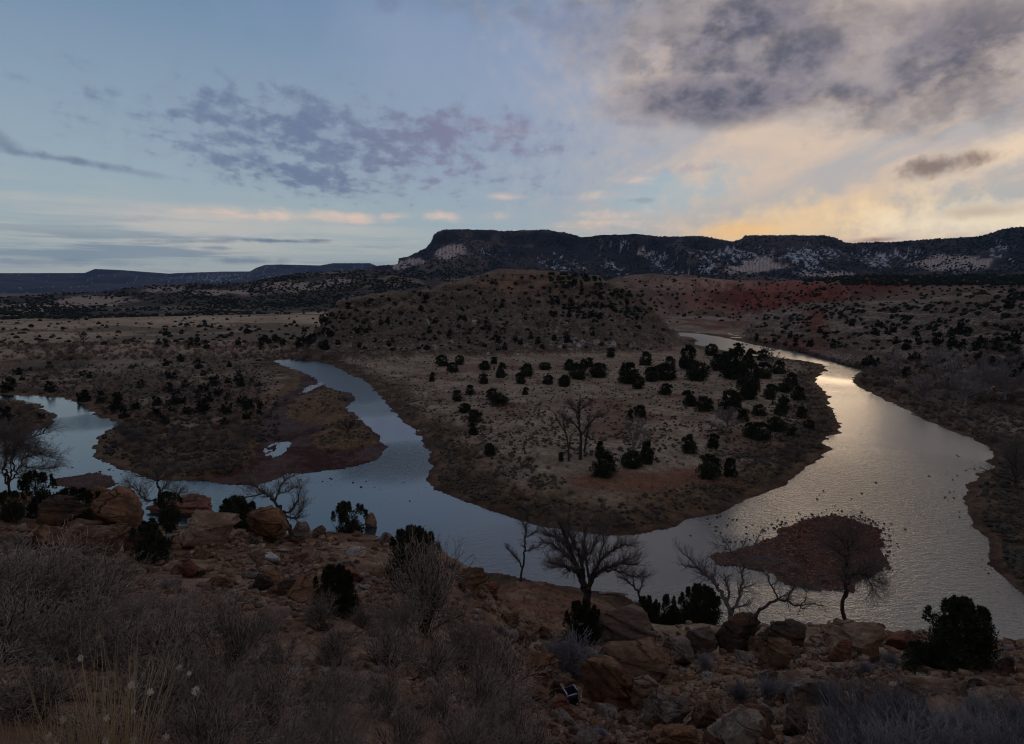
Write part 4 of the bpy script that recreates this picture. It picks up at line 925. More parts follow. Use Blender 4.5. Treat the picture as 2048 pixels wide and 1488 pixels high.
# stones standing in the river
def river_stones():
    r_ = np.random.default_rng(321); pts = []
    def ring(poly, n, out, dens=1.0):
        P = np.array(poly); k = len(P)
        for _ in range(n):
            i = r_.integers(k); t = r_.random(); p = P[i] * (1 - t) + P[(i + 1) % k] * t; pts.append((p[0] + r_.normal() * out, p[1] + abs(r_.normal()) * out))
    def cloud(px, py, sx, sy, n):
        for _ in range(n):
            x, y = px + r_.normal() * sx, py + r_.normal() * sy; q_ = flat([(x, y)])[0]; pts.append((q_[0], q_[1]))
    ring(BAR[2:13], 420, .8); ring(BAR[3:12], 240, 1.8); cloud(1680, 1030, 60, 12, 60); cloud(1680, 985, 45, 14, 26); cloud(1830, 985, 80, 40, 30); cloud(1700, 870, 30, 25, 30); cloud(1450, 1060, 50, 22, 70)
    cloud(620, 958, 90, 8, 50); cloud(850, 975, 50, 10, 40); cloud(220, 950, 60, 12, 90); cloud(1900, 1000, 50, 40, 40); cloud(1860, 860, 60, 30, 20); cloud(1690, 745, 20, 18, 14); cloud(1390, 1040, 50, 10, 50); cloud(1935, 960, 26, 22, 40); cloud(1970, 1120, 20, 30, 30)
    P = np.array(pts); S = 0.04 + 0.15 * r_.random(len(P)) ** 4; z = hf(P[:, 0], P[:, 1])
    k = z < 0.15; P, S, z = P[k], S[k], z[k]
    app = S / np.hypot(P[:, 0], P[:, 1]); order = np.argsort(-app); big, rest = order[:180], order[180:]
    bx, by = project(P[:, 0], P[:, 1], 0 * z)
    for i in big:
        o = bpy.data.objects.new('river_stone', rock_mesh(int(r_.integers(8)), 'dark', 's')); link(o); s = S[i] * 1.25
        o.scale = (s * 1.25, s, s * .8); o.location = (P[i, 0], P[i, 1], min(0.0, s * .1)); o.rotation_euler = (0, 0, r_.uniform(0, 6))
        reg = 'in the right hand channel' if bx[i] > 1300 else ('at the meeting of the two channels' if bx[i] > 500 else 'in the shallows of the left bend')
        if bx[i] > 1300 and abs(bx[i] - 1640) < 180 and by[i] > 1010: reg = 'in shallow water off the gravel island'
        later(o, 'wet dark stone', reg, 'stone', 'stones standing in the river', bx[i])
    V, Fq = merged(PEBBLES, P[rest, 0], P[rest, 1], 0 * z[rest] - .03, S[rest], .7, 5); o = obj('river_cobbles', V, Fq, ROCK['dark'])
    tag(o, 'small dark cobbles breaking the water surface', 'cobbles', kind='stuff')
    # cobbles on the bars
    Q = []
    for poly, n in ((BAR, 4200), (LBAR, 3600), (SBAR, 300)):
        lo, hi = poly.min(0), poly.max(0); q_ = r_.uniform(lo, hi, (n * 2, 2)); q_ = q_[inside(q_[:, 0], q_[:, 1], poly)]; q_ = q_[~(inside(q_[:, 0], q_[:, 1], GI1) | inside(q_[:, 0], q_[:, 1], GI2) | inside(q_[:, 0], q_[:, 1], PUDDLE))]; Q.append(q_)
    Q = np.concatenate(Q); S = r_.uniform(.05, .16, len(Q))
    V, Fq = merged(PEBBLES, Q[:, 0], Q[:, 1], hf(Q[:, 0], Q[:, 1]), S, .6, 7); o = obj('bar_cobbles', V, Fq, ROCK['red'])
    tag(o, 'dull red cobbles covering the gravel bars', 'cobbles', kind='stuff')
river_stones()

# ------------------------------------------------------------------ bare trees
def bare_tree(name, limbs, origin, scale_src, px0, r, label, m_trunk, m_twig, trunk_w, top_levels=(5, 6), twig_len=1.0, group=None, spread=1.0, up=0.05, seed=0):
    """limbs: polylines traced in picture points (divided by scale_src from origin); the first starts at the foot. r: range."""
    global rng
    rng = np.random.default_rng(seed + 900)
    L = [[(origin[0] + a / scale_src, origin[1] + b_ / scale_src) for a, b_ in l] for l in limbs]
    fx, fy = L[0][0]
    if r is None:
        x, y, z = ground(fx, fy); zl = z
    else: x, y, z, zl = at_range(fx, fy, r)
    dep = y * cp - (zl - HC) * sp; mpp = dep / F
    root = empty(name, (x, y, z)); tag(root, label, 'tree', group)
    P0, P1, R0, R1 = [], [], [], []; tips_p, tips_d, tips_l, tips_r = [], [], [], []
    fans = []
    ends = {}
    for li, l in enumerate(L):
        pts = np.array([[(a - fx) * mpp, 0.0, -(b_ - fy) * mpp + (zl - z)] for a, b_ in l])
        n = len(pts); dirn = rng.choice([-1, 1]) * rng.uniform(.15, .75)
        seglen = np.linalg.norm(np.diff(pts, axis=0), axis=1).sum()
        if li == 0: pts[:, 1] = np.linspace(0, 0.3, n) * seglen * .3; y0 = 0
        else:
            # start depth taken from the nearest earlier limb point
            allp = np.array(P0 + P1); dd = np.hypot(allp[:, 0] - pts[0, 0], allp[:, 2] - pts[0, 2]); j = int(dd.argmin()); y0 = allp[j, 1]; pts[0] = allp[j] if dd[j] < .8 else np.array([pts[0, 0], y0, pts[0, 2]])
            pts[:, 1] = y0 + dirn * np.linspace(0, 1, n) ** 1.1 * seglen * .55
        if li == 0 and zl - z > 0.05:
            pts = np.concatenate([[[pts[0, 0] * 1.0, 0, -0.1]], pts])
        # refine
        m_ = 4; f = []
        for i in range(len(pts) - 1):
            for k in range(m_): f.append(pts[i] + (pts[i + 1] - pts[i]) * k / m_)
        f.append(pts[-1]); f = np.array(f); f[1:-1] += rng.normal(size=(len(f) - 2, 3)) * .018 * min(seglen, 4)
        if li == 0: ra = trunk_w * mpp / 2
        else: ra = max(.03, np.array(R0)[min(j, len(R0) - 1) if j < len(R0) else j - len(R0)] * .72)
        rad = np.linspace(ra, max(.018, ra * .25), len(f)); 
        if li == 0: rad[0] *= 1.35
        for i in range(len(f) - 1): P0.append(f[i]); P1.append(f[i + 1]); R0.append(rad[i]); R1.append(rad[i + 1])
        d = np.diff(f, axis=0); d /= np.linalg.norm(d, axis=1, keepdims=True) + 1e-9
        fans.append((f, d, rad, seglen))
    e = 1.0; A0 = np.array(P0); A1 = np.array(P1); A1x = A1 + (A1 - A0) * .12
    V, Fq = frusta(A0, A1x, np.array(R0), np.array(R1), 7); obj('trunk', V, Fq, m_trunk, root, True)
    ps, ds, ls, rs = [], [], [], []
    for li, (f, d, rad, sl) in enumerate(fans):
        i0 = int(len(d) * (.55 if li == 0 else .22)); idx = np.arange(i0, len(d)); idx = np.repeat(idx, top_levels[0])
        ps.append(f[idx] + d[idx] * rng.random((len(idx), 1)) * .2); dd = d[idx] + rng.normal(size=(len(idx), 3)) * .55 * spread; dd[:, 2] += up * 4; dd /= np.linalg.norm(dd, axis=1, keepdims=True)
        ds.append(dd); ls.append(rng.uniform(.5, 1.5, len(idx)) * twig_len); rs.append(np.maximum(rad[idx] * .35, .010))
    P, D, Ls, Rs = map(np.concatenate, (ps, ds, ls, rs)); Rs = np.minimum(Rs, .035)
    g1 = grow(P, D, Ls, Rs, 4, .13, up); c2 = children(g1, top_levels[1], .15, .55, .55, .6, Ls); g2 = grow(*c2, 3, .12, up)
    c3 = children(g2, 3, .2, .5, .6, .7, c2[2]); g3 = grow(*c3, 2, .1, up)
    mn_r = .0042 * max(1, dep / 55)
    parts = []
    for gg in (g1, g2, g3):
        a, b_, r0, r1 = segs(gg); parts.append(frusta(a, b_, np.maximum(r0, mn_r), np.maximum(r1, mn_r * .8), 3))
    V, Fq = join(parts); obj('crown', V, Fq, m_twig, root)
    return root
NB = 'bare cottonwoods on the near shore'
bare_tree('bare_tree', [[(790,1095),(765,1000),(740,930),(690,830),(650,700),(600,600),(560,480),(520,400)], [(770,1000),(745,860),(735,750),(680,640),(640,560),(630,420)],
  [(790,1070),(820,950),(880,870),(960,800),(1050,760),(1230,750)], [(960,850),(1070,830),(1200,860),(1290,830)], [(800,1000),(820,880),(880,760),(930,680),(1000,600),(1090,540),(1160,550)],
  [(800,950),(790,840),(780,740),(840,680),(900,560),(910,400)], [(720,920),(680,850),(600,800),(530,740),(430,700)], [(700,830),(640,760),(560,680),(500,620),(380,560)],
  [(640,820),(560,810),(470,830)], [(650,700),(560,600),(480,540),(390,510)], [(760,800),(760,700),(770,560),(770,420)], [(900,760),(920,650),(930,520),(1000,420)], [(1050,760),(1120,740),(1240,690)]],
  (1000, 950), 4.55, 0, 57., 'broad many stemmed bare cottonwood on the shore, largest leafless tree', M_BARK, M_TWIG, 17, (6, 6), 1.15, NB, .8, .06, 1)
bare_tree('bare_tree', [[(190,935),(205,850),(225,700),(232,580),(238,450),(250,340)], [(205,850),(160,760),(110,700),(60,640)], [(225,700),(290,660),(370,610)], [(232,580),(290,540),(360,500)], [(236,500),(210,430),(190,380)]],
  (1000, 950), 4.55, 0, 68., 'slim bare sapling on the shore left of the broad cottonwood', M_BARK, M_TWIG, 5.5, (5, 5), .8, NB, .8, .04, 2)
bare_tree('bare_tree', [[(1310,1160),(1250,1080),(1210,1010),(1150,960),(1080,930)], [(1215,1010),(1212,930),(1200,880)], [(1250,1080),(1290,1000),(1300,950)], [(1150,960),(1110,900)]],
  (1000, 950), 4.55, 0, 58., 'small leaning bare tree on the shore right of the broad cottonwood', M_BARK, M_TWIG, 6, (4, 4), .7, NB, .8, .03, 3)
bare_tree('bare_tree', [[(510,1075),(490,960),(430,850),(380,770),(310,700),(240,640),(170,600),(80,600)], [(240,640),(160,560),(60,460),(0,400)], [(515,1040),(545,960),(575,850),(590,720),(585,600),(600,530),(660,490),(740,475),(840,480)],
  [(585,570),(520,470),(450,400),(380,340),(300,340)], [(500,500),(540,380),(550,280)], [(600,520),(690,400),(780,260)], [(580,820),(640,790),(730,780)], [(500,930),(470,780),(420,690),(440,630)], [(310,700),(260,640),(290,570)], [(380,790),(360,720),(375,650)], [(540,980),(620,940),(660,920)], [(450,400),(400,320),(340,240)]],
  (1350, 1000), 4.55, 0, 47., 'forked pale barked bare tree rising behind the flat topped boulder', M_BARKP, M_TWIGP, 10, (3, 4), .85, NB, 1.0, .03, 4)
bare_tree('bare_tree', [[(680,1075),(800,980),(930,900),(1040,940),(1130,970),(1200,1010)], [(930,900),(890,800),(850,700),(780,620)], [(1000,930),(1030,830),(1060,760),(1000,700)], [(1140,945),(1200,925),(1210,850),(1250,820)], [(1130,945),(1240,935),(1340,940)], [(930,900),(1000,880),(1060,900)], [(890,800),(930,770)], [(1210,850),(1170,810)]],
  (1350, 1000), 4.55, 0, 46., 'dark bare tree leaning far over the water beside the forked pale one', M_BARK, M_TWIG, 8, (3, 4), .7, NB, 1.0, .02, 5)
bare_tree('bare_tree', [[(1527,1135),(1530,950),(1537,800),(1535,650),(1545,520),(1560,440)], [(1545,900),(1580,780),(1600,720),(1700,690),(1800,730),(1860,740),(1905,660)], [(1545,460),(1620,430),(1710,440)], [(1560,440),(1510,370),(1450,310)], [(1790,720),(1830,800),(1830,850)], [(1540,540),(1470,460),(1400,420)], [(1560,440),(1610,360),(1640,280)], [(1700,690),(1760,640),(1850,600)], [(1555,445),(1560,340),(1590,260)], [(1850,740),(1900,800),(1960,830)]],
  (1350, 1000), 4.55, 0, 45., 'tall single stemmed bare tree standing before the gravel island', M_BARK, M_TWIG, 9.5, (6, 5), .95, NB, 1.0, .02, 6)
bare_tree('bare_tree', [[(452,1228),(420,1150),(380,1090),(340,1030),(290,980),(230,930),(180,930)], [(340,1030),(370,960),(400,890),(470,860)], [(370,980),(440,960),(520,910)], [(395,1110),(450,1100),(520,1010),(560,900)], [(430,1145),(500,1140),(550,1070)], [(230,940),(190,930),(150,860)], [(270,990),(150,1000),(110,1060),(50,1060)], [(400,890),(390,850)], [(520,1060),(560,1000)]],
  (450, 700), 3.413, 0, 47., 'leaning bare tree above the cracked orange boulder', M_BARK, M_TWIG, 9, (5, 5), .8, NB, .9, .06, 7)
bare_tree('bare_tree', [[(1090,1010),(1085,930),(1080,890),(1030,870),(930,860)], [(1085,900),(1070,840),(1030,780)], [(1090,900),(1160,850),(1200,830)], [(1100,960),(1150,910)], [(1090,1000),(1020,1040),(940,1010),(880,960),(840,950)], [(1100,980),(1200,975),(1250,960)], [(1150,1000),(1300,1010),(1400,1000)]],
  (0, 700), 3.413, 0, 50., 'low spreading bare tree behind the long reddish slab', M_BARK, M_TWIG, 6, (6, 5), .8, NB, .9, .06, 8)
bare_tree('bare_tree', [[(150,1110),(135,950),(110,850),(105,650),(150,480),(230,380),(300,250),(420,100)], [(190,1110),(180,900),(200,650),(240,500),(290,400),(400,320),(620,200),(750,100)], [(150,900),(230,700),(300,530),(400,460),(550,400),(800,320),(1050,310)],
  [(245,1135),(330,900),(400,700),(480,600),(700,560)], [(440,640),(600,500),(800,520),(1100,590)], [(330,1140),(390,980),(500,900)], [(60,1050),(20,880),(80,650),(40,430)], [(150,480),(100,350),(60,200)], [(380,740),(560,780),(860,790),(1150,750)], [(480,440),(600,300),(700,250)], [(240,500),(200,380),(250,200)]],
  (0, 850), 9.3, 0, 43., 'clump of dark bare stems at the left edge arching over the channel', M_BARK, M_TWIG, 5, (5, 5), .8, NB, .7, .03, 9)
MB_ = 'bare trees on the meadow'
bare_tree('bare_tree', [[(1060,815),(1060,650),(1050,560),(1050,480),(1060,420)], [(1055,600),(1010,560),(960,540),(930,500)], [(1060,650),(1110,580),(1150,520),(1200,500)], [(1050,500),(1000,460),(980,420)], [(1060,480),(1100,440),(1130,420)], [(1085,760),(1110,620),(1120,540)], [(1060,580),(1030,500)]],
  (850, 680), 3.413, 0, None, 'tall bare tree with rounded crown amid the meadow', M_BARK, M_TWIG, 6.5, (6, 6), 1.3, MB_, .8, .05, 10)
bare_tree('bare_tree', [[(982,825),(970,650),(920,570),(880,500)], [(965,640),(940,560),(960,500)], [(950,610),(980,560)], [(972,720),(1000,660)]],
  (850, 680), 3.413, 0, None, 'thin leaning bare tree just left of the tall meadow tree', M_BARK, M_TWIG, 4, (4, 5), 1.0, MB_, .8, .04, 11)
bare_tree('bare_tree', [[(1430,800),(1420,700),(1390,620),(1375,560)], [(1425,720),(1470,640),(1500,570)], [(1430,760),(1490,700),(1540,620)], [(1420,700),(1440,600),(1440,540)], [(1480,680),(1500,620)]],
  (850, 680), 3.413, 0, None, 'pale bare tree growing out of a dark juniper on the meadow', M_BARKP, M_TWIGP, 4.5, (6, 6), 1.1, MB_, .8, .06, 12)
def generic_bare(px, py, h_px, label, pale, seed, group, grey=False, copies=()):
    r_ = np.random.default_rng(seed); limbs = [[(0, 0), (r_.uniform(-4, 4), -h_px * .2), (r_.uniform(-6, 6), -h_px * .45), (r_.uniform(-10, 10), -h_px * .75)]]
    for k in range(7):
        a = -1.15 + 2.3 * k / 6 + r_.uniform(-.15, .15); b0 = r_.uniform(.1, .35) * h_px
        limbs.append([(0, -b0), (math.sin(a) * h_px * .3, -b0 - math.cos(a) * h_px * .22), (math.sin(a) * h_px * .55, -b0 - math.cos(a) * h_px * .5)])
    return bare_tree('bare_tree', limbs, (px, py), 1.0, 0, None, label, M_BARKP if pale else M_BARK, M_TWIGP if pale else M_TWIG, max(2, h_px * .06), (4, 6), h_px * .022, group, .9, .06, seed)
RG = 'grey bare trees on the right bank'
generic_bare(1795, 748, 52, 'pale bare tree standing alone at the back of the right bank', True, 21, RG)
generic_bare(1905, 778, 92, 'big round headed pale bare tree on the right bank', True, 22, RG)
generic_bare(1975, 790, 96, 'big pale bare tree beside the round headed one nearest the sandy path', True, 23, RG)
generic_bare(1845, 800, 60, 'smaller grey bare tree in front of the big round headed one', True, 24, RG)
generic_bare(1760, 762, 48, 'small pale bare tree left of the lone one at the back of the right bank', True, 41, RG)
generic_bare(1930, 812, 78, 'dense pale bare tree low in the middle of the right bank grove', True, 42, RG)
generic_bare(2010, 800, 90, 'pale bare tree at the right end of the grove behind the sandy path', True, 43, RG)
generic_bare(1868, 745, 62, 'pale bare tree at the back of the right bank grove', True, 44, RG)
generic_bare(2035, 975, 110, 'dark bare tree at the right edge beside the river', False, 25, RG)
generic_bare(1470, 660, 26, 'tiny bare tree on the far bank at the river bend', True, 26, RG)
generic_bare(1500, 672, 26, 'tiny round bare tree on the far bank past the river bend', True, 27, RG)
generic_bare(1452, 862, 54, 'pale bare tree between junipers on the right side of the meadow', True, 28, MB_)
generic_bare(1545, 742, 46, 'pale bare tree above the dark juniper thicket on the meadow', True, 29, MB_)
generic_bare(1535, 712, 34, 'small grey bare tree at the narrow part of the river', True, 30, MB_)
generic_bare(165, 690, 36, 'dark bare tree on the far left plain', False, 31, 'bare trees on the left plain')
generic_bare(430, 735, 40, 'grey bare tree by the far left road', True, 32, 'bare trees on the left plain')
generic_bare(150, 748, 42, 'dull grey bare tree in the scrub above the left bend', True, 33, 'bare trees on the left plain')
generic_bare(698, 872, 44, 'small bare tree on the lower orange grass islet', False, 34, 'bare trees on the left plain')

# ------------------------------------------------------------------ junipers
def leaf_tufts(centres, sizes, n, leaf, seed, stretch=1.5):
    r_ = np.random.default_rng(seed); c = np.repeat(centres, n, 0); s = np.repeat(sizes, n)[:, None]
    d = r_.normal(size=c.shape); d /= np.linalg.norm(d, axis=1, keepdims=True); d *= (0.55 + 0.45 * r_.random((len(c), 1)))
    p = c + d * s * np.array([1, 1, stretch]); N = len(p)
    u = d + r_.normal(size=(N, 3)) * .6; u[:, 2] += .8; u /= np.linalg.norm(u, axis=1, keepdims=True)
    v = np.cross(u, r_.normal(size=(N, 3))); v /= np.linalg.norm(v, axis=1, keepdims=True)
    l = leaf * r_.uniform(.6, 1.5, (N, 1))
    V = np.stack([p - v * l * .4, p + v * l * .4, p + u * l * 1.5], 1).reshape(-1, 3)
    return V, np.arange(N * 3).reshape(-1, 3)
def juniper_proto(seed, nl, n, leaf, shape='round', sparse=False):
    """unit juniper: 2 wide, 2 tall from z=0"""
    r_ = np.random.default_rng(seed); C = []; S = []
    while len(C) < nl:
        p = r_.uniform([-1, -1, 0], [1, 1, 1]); rr = math.hypot(p[0], p[1]); lim = math.sqrt(max(0, 1 - (p[2] * .96) ** 2)) if shape == 'round' else (1.02 - p[2]) ** .6 * .8
        if p[2] < .12: lim *= .8
        if rr < lim * .93 and (rr > lim * .42 or r_.random() < .3):
            C.append([p[0] * .9, p[1] * .9, p[2] * 1.75 + .12 + .12 * r_.normal()]); S.append(r_.uniform(.11, .20) * (1.15 - .35 * p[2]))
    for k in range(int(nl * .18)):                       # leaders that break the outline
        a = r_.uniform(0, 6.28); q_ = r_.uniform(.1, .8); z = 1.55 * math.sqrt(1 - q_ * q_) + .32
        for j in range(3): C.append([math.cos(a) * q_, math.sin(a) * q_, z + j * .13]); S.append(.10 - .025 * j)
    C = np.array(C); S = np.array(S)
    return leaf_tufts(C, S, n, leaf, seed + 1)
def blob(seed, base_=None):
    r_ = np.random.default_rng(seed); V, Fq = (base_ or ICO1)[0].copy(), (base_ or ICO1)[1]
    V = V * r_.uniform(.7, 1.25, (len(V), 1)); V[:, 2] = V[:, 2] * 1.0 + .55; return V, Fq
def stem_mesh(seed, h=1.0):
    global rng
    rng = np.random.default_rng(seed); n = 5; a = rng.uniform(0, 6.28, n)
    D = np.stack([np.cos(a) * .45, np.sin(a) * .45, np.ones(n)], 1); D /= np.linalg.norm(D, axis=1, keepdims=True)
    L = np.full(n, 1.3 * h); g1 = grow(np.zeros((n, 3)), D, L, np.full(n, .06), 5, .12, .03)
    c = children(g1, 4, .3, .7, .5, .6, L); g2 = grow(*c, 3, .12, .05)
    return join([frusta(*segs(g1), 6), frusta(*segs(g2), 4)])
JN = []
for i, (nl, n, leaf, shp) in enumerate(((170, 80, .048, 'round'), (90, 75, .05, 'cone'), (120, 75, .05, 'round'))):
    V, Fq = juniper_proto(500 + i, nl, n, leaf, shp)
    if i != 1: Vc, Fc = blob(710 + i, ICO3); V, Fq = join([(V, Fq), (Vc * np.array([.6, .6, .62]), Fc)])
    mc = np_mesh('crown', V, Fq); mc.materials.append(M_JUN)
    V, Fq = stem_mesh(520 + i); mt_ = np_mesh('trunk', V, Fq, True); mt_.materials.append(M_BARK); JN.append((mc, mt_))
JM = []; JMr = []
for i in range(5):
    V, Fq = juniper_proto(540 + i, 85, 30, .085, 'round' if i != 1 else 'cone'); Vc, Fc = blob(700 + i, ICO3); V, Fq = join([(V, Fq), (Vc * np.array([.5, .5, .55]), Fc)]); mc = np_mesh('crown', V, Fq); mc.materials.append(M_JUN)
    V, Fq = stem_mesh(560 + i); mt_ = np_mesh('trunk', V, Fq, True); mt_.materials.append(M_BARK); JM.append((mc, mt_))
BLOBS = [blob(580 + i) for i in range(6)]
JF = []; JFraw = []
for i in range(5):
    V, Fq = juniper_proto(590 + i, 26, 12, .17, 'round'); Vb, Fb = blob(600 + i, ICO2)
    Vb = Vb * np.array([.72, .72, .75]); V, Fq = join([(V, Fq), (Vb, Fb)]); JFraw.append((V * np.array([1, 1, 1.]), Fq))
    me = np_mesh('juniper', V, Fq); me.materials.append(M_JUNF); JF.append(me)
def juniper(lib, x, y, z, W, Hh, i, rz):
    root = empty('juniper', (x, y, z - .03 * Hh), rz); root.scale = (W / 2, W / 2, Hh / 2)
    for nm, me in zip(('crown', 'trunk'), lib[i]): link(bpy.data.objects.new(nm, me), root)
    return root
NJ = 'dark junipers on the near hillside'
def near_j(cx, top, w, r, i, label, squeeze=1.0, rz=0.):
    best = None
    for rr_ in np.arange(r - 9, r + 5, .5):
        x, y, z, zl = at_range(cx, top, rr_); dep = y * cp - (zl - HC) * sp; W = w * dep / F * 1.12; e = abs((zl - z) - .9 * W) + .05 * abs(rr_ - r)
        if best is None or e < best[0]: best = (e, x, y, z, zl, W)
    e, x, y, z, zl, W = best
    o = juniper(JN, x, y, z, W, (zl - z) * 1.02, i, rz); tag(o, label, 'juniper', NJ); return o
near_j(697, 1010, 84, 33, 1, 'spiky open topped juniper on the rim before the green water')
near_j(825, 1064, 112, 28, 0, 'dense juniper at the end of the rim above the spur')
near_j(668, 1142, 96, 17, 2, 'dark low juniper behind the foreground shrubs')
near_j(1402, 1178, 84, 42, 0, 'tallest juniper of the dark clump below the water')
near_j(1345, 1196, 66, 42, 1, 'middle juniper of the dark clump below the water')
near_j(1296, 1200, 62, 43, 2, 'low juniper at the left end of the dark clump below the water')
near_j(1928, 1212, 138, 21.5, 0, 'big black juniper at the right of the slope', rz=1.0)
near_j(1840, 1290, 60, 22, 2, 'small juniper at the left foot of the big black one')
near_j(1166, 1212, 84, 27, 2, 'bushy juniper behind the boulder heap beside the long slab')
near_j(72, 948, 76, 35, 1, 'leafy juniper on the rim under the bare stems at the left edge')
near_j(150, 984, 120, 33, 1, 'wide low juniper spreading over the rim ledge')
near_j(20, 985, 60, 33, 1, 'small juniper at the left edge on the rim')
near_j(335, 988, 60, 36, 1, 'low juniper beneath the spreading bare tree')
near_j(300, 1046, 100, 30, 1, 'broad juniper in front of the rim boulders, left of the tan dome', rz=2.0)
near_j(470, 1002, 92, 37, 0, 'juniper between the tan dome and the cracked orange boulder')

def conv(l, ox, oy, s): return [(ox + a / s, oy + b_ / s, w / s, h / s) for a, b_, w, h in l]
mead = conv([(115,180,80,70),(235,170,60,60),(410,205,90,55),(470,165,60,45),(515,260,85,95),(700,250,100,80),(655,300,80,70),(820,205,80,45),(990,210,80,70),(1085,200,60,60),(1050,270,130,100),
 (1195,260,130,90),(840,305,70,60),(955,320,90,70),(400,300,80,60),(45,285,50,60),(220,420,70,70),(270,500,75,60),(335,570,110,80),(330,650,90,70),(510,450,130,75),(440,795,80,80),(930,830,45,60),(1270,120,70,60),
 (1510,175,80,85),(1390,300,150,130),(1460,335,80,80),(1550,285,110,90),(1650,275,150,100),(1800,200,110,150),(1870,280,150,120),(1645,375,90,70),(1820,455,130,95),(1915,490,120,90),(1475,530,90,75),
 (1815,780,100,120),(1975,745,100,90),(1955,955,160,150),(1225,945,170,160),(1195,800,60,100),(1430,880,170,100),(1515,850,110,140)], 850, 680, 3.413)
mead += conv([(80,270,170,190),(180,370,150,210),(400,520,110,120),(250,520,90,70),(60,480,150,120),(260,690,140,110),(50,940,90,120),(380,630,130,90),(140,560,100,80),(430,360,100,60),(20,200,90,90)], 1448, 680, 3.413)
mead += [(1500, 735, 34, 34), (1530, 758, 30, 30), (1560, 748, 26, 24), (1585, 772, 24, 24), (1600, 802, 26, 26), (1570, 822, 24, 26), (1605, 838, 22, 22), (1545, 800, 28, 28), (1500, 800, 30, 30), (1620, 862, 20, 20), (1585, 876, 22, 20), (1500, 876, 26, 28), (1440, 742, 32, 30), (1425, 712, 24, 22), (1480, 706, 26, 18), (1530, 722, 28, 20), (1340, 742, 24, 26), (1180, 735, 18, 18), (985, 800, 24, 20), (1050, 790, 16, 14), (1260, 840, 18, 20), (1130, 770, 20, 16), (905, 745, 22, 18), (940, 790, 18, 18)]
def place_list(lst, look, region, group, lib):
    a = np.array(lst); X, Y, Z, d = ground_many(a[:, 0], a[:, 1]); r_ = np.random.default_rng(len(lst))
    for i in range(len(lst)):
        dep = Y[i] * cp - (Z[i] - HC) * sp; W = a[i, 2] * dep / F; Hh = a[i, 3] * dep / F
        o = juniper(lib, X[i], Y[i] + W * .3, Z[i], W * 1.3, Hh * 1.02, int(r_.integers(len(lib))), r_.uniform(0, 6.28))
        sz = 'large ' if a[i, 2] > 34 else ('small ' if a[i, 2] < 23 else '')
        later(o, '%s%s' % (sz, look), region, 'juniper', group, a[i, 0])
place_list(mead, 'dark juniper', 'on the grassy meadow', 'junipers on the meadow', JM)

# ------------------------------------------------------------------ brush of bare twigs
def twig_brush(seed, nstem, nch, w, upright=0.3, flatw=.02):
    """unit brush 2 wide, 1.3 tall, slivers instead of tubes"""
    global rng
    rng = np.random.default_rng(seed); a = rng.uniform(0, 6.28, nstem); q_ = rng.uniform(.05, 1.15, nstem)
    D = np.stack([np.cos(a) * q_, np.sin(a) * q_, np.full(nstem, .75)], 1); D /= np.linalg.norm(D, axis=1, keepdims=True)
    P = np.stack([np.cos(a) * q_ * .18, np.sin(a) * q_ * .18, np.zeros(nstem)], 1); L = rng.uniform(.65, 1.15, nstem)
    g1 = grow(P, D, L, np.full(nstem, flatw), 3, .10, .06); c = children(g1, nch, .2, .5, .5, .7, L); g2 = grow(*c, 2, .15, .08)
    out = []
    for gg in (g1, g2):
        p0, p1, r0, r1 = segs(gg); dd = p1 - p0; v = np.cross(dd, rng.normal(size=dd.shape)); v /= np.linalg.norm(v, axis=1, keepdims=True) + 1e-9
        V = np.stack([p0 - v * r0[:, None], p0 + v * r0[:, None], p1], 1).reshape(-1, 3); out.append((V, np.arange(len(V)).reshape(-1, 3)))
    return join(out)
BR = {}; BRraw = []
for i in range(4): BRraw.append(twig_brush(620 + i, 90, 7, 1, flatw=.017))
BRlow = [twig_brush(640 + i, 40, 3, 1, flatw=.034) for i in range(4)]
for nm, m in (('grey', M_SHRUB2), ('brown', M_SHRUB), ('red', M_SHRUB3)):
    BR[nm] = []
    for V, Fq in BRraw: me = np_mesh('shrub', V, Fq); me.materials.append(m); BR[nm].append(me)

def sized(specs, seed):
    """specs: (x0,x1,y0,y1,n,smin,smax,region,rmin,rmax) -> stacked arrays"""
    out = []
    for k, (x0, x1, y0, y1, n, s0, s1, reg, r0, r1) in enumerate(specs):
        X, Y, Z, px, py = scatter_px(n, x0, x1, y0, y1, r0, r1, seed + k); r_ = np.random.default_rng(seed + 50 + k)
        S = s0 + (s1 - s0) * r_.random(len(X)) ** 1.5
        for i in range(len(X)): 
            hp = S[i] * 1.3 * F / max(20., math.hypot(X[i], Y[i]))
            if Z[i] > (0.35 if math.hypot(X[i], Y[i]) < 150 else .12) and not wet_behind(px[i], py[i], hp, math.hypot(X[i], Y[i])) and not wet_behind(px[i], py[i], hp * .5, math.hypot(X[i], Y[i])): out.append((X[i], Y[i], Z[i], S[i], px[i], py[i], reg))
    return out
for i_, (a_, b_, s_) in enumerate(((1590, 1142, 1.3), (1560, 1150, .9), (1740, 1130, 1.0), (1470, 1110, .6), (1650, 1165, .8))):
    x, y, z = ground(a_, b_); o = bpy.data.objects.new('shrub', BR['brown'][i_ % 4]); link(o); o.location = (x, y, z - .05); o.scale = (s_, s_, s_ * .8); later(o, 'brown leafless shrub', 'on the gravel island', 'shrub', 'shrubs on the gravel island', a_)
